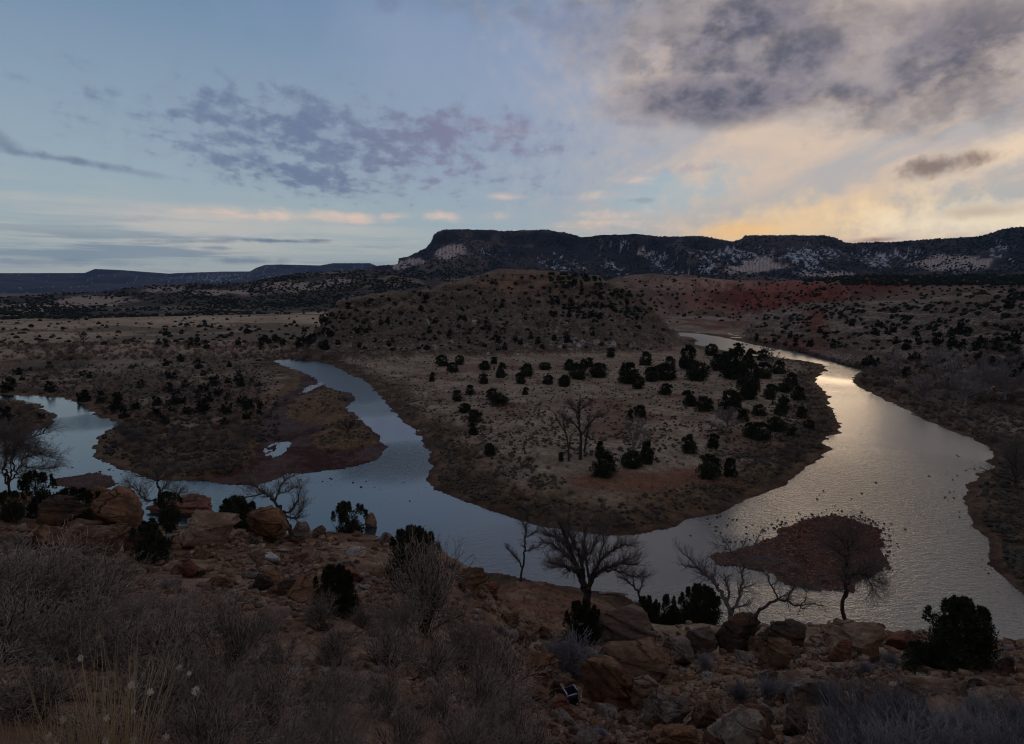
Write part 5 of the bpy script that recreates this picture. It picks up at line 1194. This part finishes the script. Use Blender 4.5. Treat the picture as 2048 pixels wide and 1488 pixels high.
# junipers beyond the meadow
J = sized([(600, 1340, 546, 700, 620, .7, 2.0, 'on the rocky hill', 280, 480), (1090, 1300, 546, 640, 200, 1.0, 2.2, 'on the rocky hill', 280, 480), (1480, 2048, 575, 700, 380, 1.2, 2.6, 'on the terraced right slope', 220, 640), (1480, 2048, 552, 620, 320, 1.3, 2.4, 'on the terraced right slope', 400, 900),
           (1200, 1720, 550, 645, 330, 1.2, 2.6, 'on the red badland hills', 480, 1000), (0, 640, 596, 624, 420, 1.3, 2.6, 'on the far left plain', 300, 1000), (0, 640, 622, 690, 200, 1.0, 2.4, 'on the far left plain', 300, 900), (330, 660, 640, 700, 90, 1.4, 2.8, 'on the far left plain', 300, 600),
           (0, 520, 700, 850, 150, 1.1, 2.2, 'in the scrub beyond the left bend', 120, 340), (1700, 2048, 690, 760, 30, 1.3, 2.4, 'at the back of the right bank', 200, 330)], 700)
J.sort(key=lambda e: -e[3] / math.hypot(e[0], e[1]))
r_ = np.random.default_rng(77)
for e in J[:235]:
    o = bpy.data.objects.new('juniper', JF[int(r_.integers(5))]); link(o); s = e[3]
    o.location = (e[0], e[1], e[2] - .1 * s); o.scale = (s, s * r_.uniform(.85, 1.1), s * r_.uniform(.6, .95)); o.rotation_euler = (0, 0, r_.uniform(0, 6.28))
    later(o, 'dark juniper', e[6], 'juniper', 'junipers scattered over the far slopes', e[4])
rest = np.array([e[:4] for e in J[235:]]); V, Fq = merged([(v, f) for v, f in BLOBS], rest[:, 0], rest[:, 1], rest[:, 2] - .3 * rest[:, 3], rest[:, 3] * .95, .8, 3, 1.0)
o = obj('juniper_scrub', V, Fq, M_JUNF); tag(o, 'dark specks of distant juniper over the far slopes', 'juniper scrub', kind='stuff')
# woodland on foothills and mesa
A = [scatter_px(9000, -30, 900, 535, 640, 750, 2600, 801), scatter_px(11000, 750, 2080, 455, 600, 1000, 4500, 803), scatter_px(1500, 1600, 2080, 548, 570, 500, 1500, 804)]
X, Y, Z = (np.concatenate([a[i] for a in A]) for i in range(3)); Rr = np.hypot(X, Y); S = np.random.default_rng(8).uniform(1.6, 3.4, len(X)) * np.clip(Rr / 1500, .8, 1.5)
qx, qy = project(X, Y, Z); pd = sum(np.exp(-((qx - a) / b) ** 2 - ((qy - d) / e) ** 2) for a, b, d, e in ((905, 28, 500, 14), (1540, 46, 528, 15), (1480, 30, 540, 9), (830, 22, 523, 9), (190, 85, 602, 12)))
k = (fbm(X / 90, Y / 90, 4, 811) > -.32) & (np.random.default_rng(12).random(len(X)) > 1.1 * pd); X, Y, Z, S = X[k], Y[k], Z[k], S[k]
V, Fq = merged(BLOBS, X, Y, Z - .35 * S, S, .85, 4, 1.0); o = obj('woodland', V, Fq, M_JUNF); tag(o, 'distant pinyon and juniper woodland on foothills and mesa', 'woodland', kind='stuff')
# ridge-top trees that roughen the mesa skyline
a_, t_ = S_MAIN; azs = np.random.default_rng(3).uniform(-9, 40, 1500); X = np.sin(np.radians(azs)) * 3300; Y = np.cos(np.radians(azs)) * 3300
V, Fq = merged(BLOBS, X, Y, hf(X, Y) - 2.5, np.random.default_rng(4).uniform(1.5, 4.2, len(X)), 1.0, 6, 1.0); o = obj('rim_woodland', V, Fq, M_JUNF); tag(o, 'fringe of trees along the mesa rim', 'woodland', kind='stuff')

# bare brush
K = sized([(0, 520, 702, 900, 1300, .8, 1.9, 'in the scrub beyond the left bend', 90, 340), (250, 480, 870, 945, 130, .8, 1.4, 'on the grassy tongue inside the left bend', 80, 200), (570, 690, 770, 835, 60, .8, 1.5, 'on the upper orange grass islet', 100, 220),
           (0, 90, 800, 850, 8, .8, 1.4, 'on the islet at the left edge', 90, 220), (1640, 2048, 720, 900, 900, .8, 1.8, 'on the right bank', 90, 330), (1700, 2048, 690, 800, 260, 1.2, 2.6, 'on the right bank', 150, 330), (1990, 2048, 900, 1190, 60, .6, 1.2, 'on the right bank', 60, 160),
           (860, 1080, 720, 1010, 260, .5, 1.3, 'along the left side of the meadow', 85, 260), (1560, 1680, 720, 990, 330, .5, 1.3, 'along the river edge of the meadow', 90, 320), (1020, 1600, 975, 1065, 190, .35, .95, 'at the near edge of the meadow', 80, 120),
           (860, 1640, 715, 940, 330, .35, 1.0, 'on the open meadow', 100, 290), (1440, 1640, 720, 930, 160, .5, 1.3, 'among the junipers at the right of the meadow', 100, 290), (640, 800, 715, 800, 40, .7, 1.3, 'on the bank of the middle channel', 150, 330), (1420, 1700, 640, 690, 50, .5, 1.2, 'on the far bank of the right channel', 250, 480), (0, 620, 622, 690, 300, .8, 1.8, 'on the far left plain', 260, 800), (0, 620, 684, 720, 900, 1., 2.4, 'on the far left plain', 260, 560), (1560, 1800, 690, 745, 40, .8, 1.6, 'on the right bank', 200, 380)], 900)
K = [e for e in K if not ((580 < e[4] < 800) and e[5] > 850)]
K.sort(key=lambda e: -e[3] / math.hypot(e[0], e[1]))
for e in K[:290]:
    c = r_.choice(['grey', 'brown', 'red'], p=[.45, .38, .17]); o = bpy.data.objects.new('shrub', BR[c][int(r_.integers(4))]); link(o); s = e[3]
    o.location = (e[0], e[1], e[2] - .05); o.scale = (s, s, s * r_.uniform(.75, 1.1)); o.rotation_euler = (0, 0, r_.uniform(0, 6.28))
    later(o, {'grey': 'grey', 'brown': 'brown', 'red': 'reddish'}[c] + ' leafless shrub', e[6], 'shrub', 'leafless shrubs of the river flats', e[4])
rest = K[290:]
for ci, (c, m) in enumerate((('grey', M_SHRUB2), ('brown', M_SHRUB), ('reddish', M_SHRUB3))):
    q_ = np.array([e[:4] for e in rest[ci::3]]); V, Fq = merged(BRlow, q_[:, 0], q_[:, 1], q_[:, 2] - .6 * q_[:, 3], q_[:, 3], 1.0, 30 + ci, 0.0)
    o = obj('brush', V, Fq, m); tag(o, 'dense %s brush on the river flats' % c, 'brush', kind='stuff')

# low sage tufts on the meadow and grass fringes
def tufts(n, x0, x1, y0, y1, s0, s1, m, label, seed, rmin, rmax, dens=None, name='grass', blobs=False):
    X, Y, Z, px, py = scatter_px(n, x0, x1, y0, y1, rmin, rmax, seed); k = ((Z > .3) | (name == 'island_grass')) | ((np.hypot(X, Y) > 150) & (Z > .12))
    if dens is not None: k &= dens(X, Y, px, py)
    X, Y, Z = X[k], Y[k], Z[k]; S = np.random.default_rng(seed).uniform(s0, s1, len(X))
    V, Fq = merged(BLOBS if blobs else TUFT, X, Y, Z - (.45 if blobs else .55) * S, S, .7 if blobs else 1.0, seed, 0.0); o = obj(name, V, Fq, m); tag(o, label, 'ground cover', kind='stuff'); return o
TUFT = [twig_brush(660 + i, 12, 0, 1, flatw=.06) if False else join([twig_brush(660 + i, 14, 1, 1, flatw=.055)]) for i in range(4)]
tufts(9000, 640, 1680, 705, 1010, .25, .5, M_GRASS, 'pale dry grass tufts on the meadow', 1021, 80, 330, lambda X, Y, px, py: (fbm(X / 12, Y / 12, 4, 1411) > -.1), name='meadow_grass')
tufts(9500, 640, 1680, 708, 1010, .12, .48, M_SAGE, 'low dark sage tufts dotting the meadow', 1001, 80, 330, lambda X, Y, px, py: (fbm(X / 7, Y / 7, 4, 1401) > -.25) & ~((px > 1130) & (py > 925)), name='sage_cover', blobs=True)
tufts(3500, 0, 560, 700, 960, .2, .6, M_SAGE, 'low brown tufts under the left scrub', 1003, 70, 340, name='tuft_cover', blobs=True)
tufts(4500, 1560, 2060, 700, 1200, .2, .6, M_SAGE, 'low tufts covering the right bank', 1005, 60, 340, name='tuft_cover', blobs=True)
gi = lambda X, Y, px, py: inside(X, Y, GI1) | inside(X, Y, GI2) | ((edist(X, Y, LBAR) < 4.5) & ~inside(X, Y, LBAR) & (px < 620))
tufts(14000, 380, 780, 760, 975, .25, .5, M_GRASS2, 'orange dry grass on the gravel bar islets and banks', 1007, 70, 250, gi, name='orange_grass')
tufts(5000, 1480, 2060, 570, 700, .3, .8, M_SAGE, 'low scrub tufts on the terraced right slope', 1009, 200, 640, name='tuft_cover')
tufts(260, 1440, 1780, 1060, 1180, .15, .4, M_GRASS, 'pale grass tufts on the gravel island', 1031, 50, 110, lambda X, Y, px, py: (fbm(X / 5, Y / 5, 3, 1431) > .05), name='island_grass')
tufts(3200, 860, 1690, 700, 1070, .2, .45, M_SAGE, 'low dark brush fringing the meadow shore', 1041, 75, 340, lambda X, Y, px, py: edist(X, Y, RIVER) < 9, name='shore_cover', blobs=True)
tufts(3000, 860, 1690, 900, 1070, .2, .45, M_GRASS2, 'dull straw grass along the meadow shore', 1043, 75, 160, lambda X, Y, px, py: edist(X, Y, RIVER) < 12, name='shore_grass')
# talus on the rocky hill and the right slope
X, Y, Z, px, py = scatter_px(5200, 600, 1350, 575, 706, 280, 450, 1011); S = np.random.default_rng(2).uniform(.2, .55, len(X)) + .9 * (np.random.default_rng(3).random(len(X)) ** 14)
V, Fq = merged(PEBBLES, X, Y, Z, S, .8, 12); o = obj('talus', V, Fq, ROCK['grey']); tag(o, 'grey talus stones strewn over the rocky hill', 'talus', kind='stuff')
X, Y, Z, px, py = scatter_px(3500, 1500, 2060, 620, 720, 220, 520, 1013); S = np.random.default_rng(2).uniform(.2, .6, len(X))
V, Fq = merged(PEBBLES, X, Y, Z, S, .6, 13); o = obj('talus', V, Fq, ROCK['grey']); tag(o, 'grey ledge stones strewn over the terraced right slope', 'talus', kind='stuff')
hb = ((855, 648, 12, 'pale'), (948, 651, 14, 'pale'), (1132, 658, 15, 'tan'), (1112, 669, 10, 'pale'), (1058, 671, 9, 'tan'), (1153, 609, 11, 'tan'), (964, 628, 8, 'grey'), (1080, 643, 10, 'grey'), (790, 640, 14, 'grey'), (745, 655, 16, 'grey'), (905, 690, 9, 'pale'), (1165, 690, 12, 'pale'), (1140, 694, 9, 'pale'), (1190, 693, 10, 'pale'), (1010, 701, 8, 'pale'), (975, 712, 8, 'white'), (1035, 714, 7, 'white'))
for cx, by, w, m in hb:
    o = B(cx, by - w * .75, by, w, m); later(o, '%s boulder' % {'white': 'whitish'}.get(m, m), 'on the talus of the rocky hill', 'boulder', 'boulders on the rocky hill', cx)

# ------------------------------------------------------------------ foreground shrubs
def fg_shrub(seed, nstem=44, nch=10, leafy=False, broom=False):
    global rng
    rng = np.random.default_rng(seed); a = rng.uniform(0, 6.28, nstem); q_ = rng.uniform(.05, .95 if not broom else .55, nstem)
    D = np.stack([np.cos(a) * q_, np.sin(a) * q_, np.full(nstem, .8)], 1); D /= np.linalg.norm(D, axis=1, keepdims=True)
    P = np.stack([np.cos(a) * q_ * .12, np.sin(a) * q_ * .12, np.zeros(nstem)], 1); L = rng.uniform(.75, 1.2, nstem)
    g1 = grow(P, D, L, rng.uniform(.005, .012, nstem), 6, .16, .02 if not broom else .08)
    c = children(g1, nch, .2, .65 if not broom else .3, .55, .55, L); g2 = grow(*c, 4, .18, .03)
    c3 = children(g2, 4, .15, .6 if not broom else .3, .5, .7, c[2]); g3 = grow(*c3, 2, .15, .02)
    parts = []
    for gg, mn_r in ((g1, .0055), (g2, .0036), (g3, .0032)):
        p0, p1, r0, r1 = segs(gg); parts.append(frusta(p0, p1, np.maximum(r0, mn_r), np.maximum(r1, mn_r * .7), 3))
    if broom: V, Fq = join(parts)
    else: V, Fq = join(parts[:2])
    tw = parts[2]; lv = None
    if leafy:
        p = g3[0][:, -1]; p = p[rng.random(len(p)) < .5]; d = rng.normal(size=p.shape); d /= np.linalg.norm(d, axis=1, keepdims=True); u = rng.normal(size=p.shape); v = np.cross(d, u); v /= np.linalg.norm(v, axis=1, keepdims=True)
        W = np.stack([p - v * .006, p + v * .006, p + d * .022], 1).reshape(-1, 3); lv = (W, np.arange(len(W)).reshape(-1, 3))
    return (V, Fq), lv, tw
M_PALETW = noisy_mat('pale_twig_tips', (.26, .205, .17), (.50, .41, .345), 1.0, c3=(.30, .27, .19))
FS = []
for i in range(6):
    (V, Fq), lv, tw = fg_shrub(1100 + i, 46, 10, leafy=True); me = np_mesh('branches', V, Fq); me.materials.append([M_BARK, M_TWIG, M_BARK][i % 3])
    ml = np_mesh('leaves', *lv); ml.materials.append(M_LEAF); mw = np_mesh('twigs', *tw); mw.materials.append(M_PALETW); FS.append((me, ml, mw))
FB = []
for i in range(3):
    (V, Fq), lv, tw = fg_shrub(1120 + i, 90, 5, broom=True); me = np_mesh('branches', V, Fq); me.materials.append(M_RABBIT); FB.append(me)
def shrub_at(cx, top, r, wide=1.15, kind='s', i=None, label=None, grp='leafless thorny shrubs in the foreground'):
    x, y, z, zl = at_range(cx, top, r); Hh = max(.35, zl - z); rr_ = np.random.default_rng(int(cx * 7 + top))
    if kind == 's':
        root = empty('thorn_shrub', (x, y, z - .04), rr_.uniform(0, 6.28)); root.scale = (Hh * wide * .95, Hh * wide * .95, Hh * .95)
        me, ml, mw = FS[i if i is not None else int(rr_.integers(6))]; link(bpy.data.objects.new('branches', me), root); link(bpy.data.objects.new('leaves', ml), root); link(bpy.data.objects.new('twigs', mw), root)
        root['category'] = 'shrub'; root['group'] = grp
    else:
        root = bpy.data.objects.new('rabbitbrush', FB[int(rr_.integers(3))]); link(root); root.location = (x, y, z - .04); root.rotation_euler = (0, 0, rr_.uniform(0, 6.28)); root.scale = (Hh * wide * .9, Hh * wide * .9, Hh * .9)
        root['category'] = 'shrub'; root['group'] = 'blue grey rabbitbrush in the foreground'
    if label: root['label'] = label
    else: later(root, 'tangled leafless thorn shrub' if kind == 's' else 'blue grey fine stemmed rabbitbrush', ('in the far row of the foreground thicket' if r > 8.5 else ('in the middle row of the foreground thicket' if r > 5 else 'in the nearest row of the foreground thicket')) if kind == 's' else ('in the front of its patch' if r < 8 else 'at the back of its patch'), 'shrub', root['group'], cx)
    return root
shrub_at(845, 1106, 10.5, .62, label='tallest pale thorn shrub, its tip crossing the dense juniper', i=0)
shrub_at(440, 1190, 9.0, .7); shrub_at(640, 1195, 9.5, .8, label='thorn shrub in front of the dark low juniper', i=3)
for cx, top, r, wd in ((-60, 1100, 10, 1.1), (60, 1098, 10.5, 1.0), (160, 1125, 10.5, 1.0), (250, 1195, 9.5, 1.1), (340, 1185, 9, .9), (540, 1240, 9, 1.0), (720, 1220, 9.2, .9), (790, 1200, 9, .8), (920, 1240, 9.6, .8), (980, 1290, 9.5, .9),
                       (-20, 1200, 6.5, 1.0), (110, 1210, 6.5, 1.0), (220, 1250, 6.3, 1.0), (330, 1240, 6.2, .9), (450, 1235, 6.2, .9), (560, 1290, 6.4, 1.0), (670, 1265, 6.5, .9), (770, 1260, 6.6, .9), (860, 1270, 7, .9), (950, 1330, 7.2, .9), (1010, 1370, 7.6, 1.0),
                       (300, 1330, 4.4, 1.0), (420, 1320, 4.3, .9), (540, 1350, 4.3, 1.0), (660, 1340, 4.4, .9), (770, 1350, 4.6, .9), (880, 1370, 5, .9), (970, 1410, 5.6, 1.0), (1050, 1440, 6.6, .9),
                       (220, 1400, 3.5, .9), (380, 1410, 3.3, .9), (520, 1430, 3.3, 1.0), (660, 1430, 3.4, .9), (790, 1440, 3.6, .9), (920, 1470, 4.2, .9), (60, 1330, 4.6, 1.0), (-60, 1330, 4.6, 1.0)):
    shrub_at(cx, top, r, wd)
for cx, top, r, wd in ((1720, 1400, 9, 1.1), (1800, 1390, 9.3, 1.1), (1880, 1395, 9.2, 1.1), (1960, 1400, 9, 1.1), (2040, 1410, 9, 1.1), (1700, 1440, 7.4, 1.2), (1790, 1430, 7.2, 1.2), (1880, 1430, 7, 1.2), (1970, 1435, 7, 1.2), (2050, 1440, 7, 1.2), (1840, 1465, 6, 1.2), (1940, 1465, 5.8, 1.2), (2030, 1470, 5.8, 1.2), (1740, 1475, 6.4, 1.2),
                       (1540, 1360, 15, 1.2), (1580, 1370, 14.5, 1.2), (1480, 1370, 15, 1.0), (1150, 1285, 19, 1.2), (1120, 1290, 20, 1.2), (1660, 1370, 13.5, 1.3), (1000, 1262, 20, 1.0), (1410, 1310, 20, 1.0), (1780, 1340, 18, 1.3), (1730, 1350, 17, 1.2)):
    shrub_at(cx, top, r, wd, 'b')

# dry grass clump with fluffy seed heads
def grass_clump(cx, cy, r, n, hgt, lean, label, heads):
    global rng
    rng = np.random.default_rng(int(cx)); x, y, z, _ = at_range(cx, cy, r); root = empty('grass_clump', (x, y, z)); tag(root, label, 'grass', 'dry grass clumps at the lower left')
    a = rng.uniform(0, 6.28, n); q_ = rng.uniform(0, .4, n); D = np.stack([np.cos(a) * q_ + lean, np.sin(a) * q_, np.ones(n)], 1); D /= np.linalg.norm(D, axis=1, keepdims=True)
    P = np.stack([rng.normal(size=n) * .06, rng.normal(size=n) * .06, np.zeros(n)], 1); L = rng.uniform(.55, 1.1, n) * hgt
    g1 = grow(P, D, L, np.full(n, .0022), 5, .05, .02, tip=.4); V, Fq = frusta(*segs(g1), 3); obj('blades', V, Fq, M_GRASS, root)
    if heads:
        t = g1[0][:heads, -1] * np.array([1.3, 1.3, .72]); parts = []
        for p in t:
            k_ = rng.uniform(.6, 1.15); Vh, Fh = leaf_tufts(p[None], np.array([.011 * k_]), 70, .0055 * k_, int(rng.integers(1e6)), 1.4); V, Fq = ICO1; V, Fq = join([(Vh, Fh), (V * rng.uniform(.5, 1.3, (len(V), 1)) * .0055 * k_ + p, Fq)]); obj('seed_head', V, Fq, M_SEED, root)
            parts.append(frusta(np.array([[0, 0, 0.]]), p[None], np.array([.0016]), np.array([.0010]), 3))
        V, Fq = join(parts); obj('stalks', V, Fq, M_GRASS, root)
grass_clump(110, 1500, 2.75, 110, .55, .03, 'pale dry grass clump with white fluffy seed heads at the lower left corner', 26)
grass_clump(205, 1480, 2.9, 90, .8, .12, 'tall straw coloured grass leaning to the right beside the seed heads', 14)
grass_clump(20, 1500, 2.8, 70, .5, -.02, 'short dry grass at the very left corner', 10)
# straw tufts on the near slope
def fg_tufts(n, x0, x1, y0, y1, s0, s1, m, label, seed, rmax=40):
    X, Y, Z, px, py = scatter_px(n, x0, x1, y0, y1, 4, rmax, seed); k = fbm(X / 4, Y / 4, 3, seed) > -.1; X, Y, Z = X[k], Y[k], Z[k]; S = np.random.default_rng(seed).uniform(s0, s1, len(X))
    V, Fq = merged(FT, X, Y, Z - .6 * S, S, 1.0, seed, 0.0); o = obj('tuft_cover', V, Fq, m); tag(o, label, 'ground cover', kind='stuff')
FT = [twig_brush(680 + i, 26, 1, 1, flatw=.018) for i in range(4)]
fg_tufts(900, 950, 2060, 1260, 1500, .10, .26, M_GRASS2, 'straw coloured tufts between the near boulders', 1201)
fg_tufts(800, 100, 2060, 1060, 1400, .10, .28, M_SHRUB, 'low brown tufts on the near hillside', 1203)
fg_tufts(350, 1000, 2060, 1240, 1480, .12, .32, M_SHRUB2, 'low grey tufts on the near hillside', 1205)
X, Y, Z, px, py = scatter_px(700, 980, 1500, 1150, 1260, 40, 80, 1207); S = np.random.default_rng(1).uniform(.15, .5, len(X)); k = Z > .3
V, Fq = merged(FT, X[k], Y[k], Z[k] - .6 * S[k], S[k], 1.0, 8, 0.0); o = obj('tuft_cover', V, Fq, M_GRASS2); tag(o, 'dry tufts along the shore road', 'ground cover', kind='stuff')

# ------------------------------------------------------------------ small made things
def box(x0, x1, y0, y1, z0, z1):
    V = np.array([(x, y, z) for z in (z0, z1) for x, y in ((x0, y0), (x1, y0), (x1, y1), (x0, y1))], float)
    return V, np.array([(0, 3, 2, 1), (4, 5, 6, 7), (0, 1, 5, 4), (1, 2, 6, 5), (2, 3, 7, 6), (3, 0, 4, 7)])
M_BLUE = noisy_mat('blue_enamel', (.045, .045, .11), (.075, .075, .17), 5, .45, .5)
M_RIM = noisy_mat('pale_metal', (.30, .30, .36), (.42, .42, .48), 9, .5, .4)
M_BLACK = noisy_mat('black_void', (.012, .012, .014), (.02, .02, .022), 5)
x, y, z = ground(1141, 1406); y -= .25; x -= .02; z = float(hf(x, y)) + .04; zl = z; s = (y * cp - (zl - HC) * sp) / F
bx_ = empty('discarded_box', (x, y, zl - .02), 0.0); tag(bx_, 'discarded dark blue metal box with pale rim among the boulders', 'metal box'); bx_.rotation_euler = (0.0, -.05, .35)
w, h, dp = 25 * s, 34 * s, 20 * s; t = .025
parts = [box(-w/2, -w/2 + t, -dp/2, dp/2, 0, h), box(w/2 - t, w/2, -dp/2, dp/2, 0, h), box(-w/2 + t, w/2 - t, dp/2 - t, dp/2, 0, h), box(-w/2 + t, w/2 - t, -dp/2, -dp/2 + t, 0, h * .82), box(-w/2 + t, w/2 - t, -dp/2 + t, dp/2 - t, 0, t)]
V, Fq = join(parts); obj('shell', V, Fq, M_BLUE, bx_)
V, Fq = join([box(-w/2 - .006, -w/2 + t, -dp/2 - .006, dp/2, h, h + .014), box(w/2 - t, w/2 + .006, -dp/2 - .006, dp/2, h, h + .014), box(-w/2 + t, w/2 - t, -dp/2 - .010, -dp/2 + t, h * .82, h * .82 + .014), box(w/2 - .01, w/2 + .012, -dp/2 - .012, -dp/2 + .012, h * .5, h * 1.14), box(-w/2 - .012, -w/2 + .03, -dp/2 - .014, -dp/2 - .001, h * .8, h * 1.0)])
obj('rim', V, Fq, M_RIM, bx_)
V, Fq = box(-w * .28, w * .42, -dp/2 - .004, -dp/2 - .001, h * .18, h * .62); obj('panel', V, Fq, M_BLACK, bx_)
for a, b_ in ((-.10, .14), (.36, .20), (-.56, .42)):
    V, Fq = ICO2; obj('knob', V * np.array([.028, .02, .028]) + np.array([a * w, -dp/2 - .02, b_ * h]), Fq, M_RIM, bx_, True)
# half buried tyre, bluish with dust
M_TYRE = noisy_mat('dusty_rubber', (.13, .13, .19), (.26, .26, .34), 6)
x, y, z = ground(1198, 1478); s = (y * cp - (z - HC) * sp) / F; R_ = 19 * s; rt_ = 6.0 * s
nU, nV = 36, 12; V = []; Fq = []
for i in range(nU + 1):
    a = math.pi * .12 + math.pi * .8 * i / nU
    for j in range(nV):
        b_ = 2 * math.pi * j / nV; q_ = R_ + rt_ * math.cos(b_); ribs = 1 + (.04 if i % 2 else 0); V.append((math.cos(a) * q_ * ribs, rt_ * .9 * math.sin(b_), math.sin(a) * q_ * ribs))
for i in range(nU):
    for j in range(nV): Fq.append((i * nV + j, i * nV + (j + 1) % nV, (i + 1) * nV + (j + 1) % nV, (i + 1) * nV + j))
o = obj('half_buried_tyre', np.array(V), np.array(Fq), M_TYRE, None, True); o.location = (x, y, z - .35 * R_); o.rotation_euler = (-.35, .35, .25); tag(o, 'pale bluish old tyre half buried at the bottom edge', 'tyre')
# white marker stake on the near edge of the meadow
x, y, z = ground(1050, 1016); V, Fq = join([box(-.035, .035, -.035, .035, 0, .95), box(-.05, .05, -.05, .05, .95, 1.0)]); o = obj('marker_stake', V, Fq, ROCK['white']); o.location = (x, y, z - .02); tag(o, 'thin white marker stake on the near bank of the meadow', 'stake')
# driftwood log on the shore under the broad cottonwood
x, y, z = ground(1225, 1190); V, Fq = frusta(np.array([[-1.6, 0, .15], [-.4, .1, .22], [.8, 0, .2]]), np.array([[-.4, .1, .22], [.8, 0, .2], [1.8, -.1, .12]]), np.array([.16, .17, .14]), np.array([.17, .14, .06]), 8); o = obj('driftwood_log', V, Fq, M_BARKP, None, True); o.location = (x, y, z); tag(o, 'grey driftwood log on the red shore by the broad cottonwood', 'log')
x, y, z = ground(1560, 1128); V, Fq = frusta(np.array([[-1.3, 0, .1], [-.2, .1, .16], [-.2, .1, .16]]), np.array([[-.2, .1, .16], [1.3, -.1, .1], [.3, .7, .3]]), np.array([.10, .11, .05]), np.array([.11, .05, .02]), 7); o = obj('driftwood_log', V, Fq, M_BARKP, None, True); o.location = (x, y, z); o.rotation_euler = (0, 0, .5); tag(o, 'short pale driftwood branch stranded on the gravel island', 'log')
finish_labels()

# ------------------------------------------------------------------ the blue air of the distance
V, Fq = box(-10700, 10700, -10700, 10700, -180, 520); me = np_mesh('haze', V, Fq); hm_ = bpy.data.materials.new('haze'); hm_.use_nodes = True
hn = hm_.node_tree; hn.nodes.clear(); pv = hn.nodes.new('ShaderNodeVolumePrincipled'); pv.inputs['Color'].default_value = (.20, .46, .98, 1); pv.inputs['Density'].default_value = 3.0e-5; pv.inputs['Anisotropy'].default_value = 0.0
ho = hn.nodes.new('ShaderNodeOutputMaterial'); hn.links.new(pv.outputs[0], ho.inputs['Volume']); me.materials.append(hm_)
o = link(bpy.data.objects.new('haze', me)); tag(o, kind='stuff'); o['label'] = 'thin blue evening haze over the whole valley'
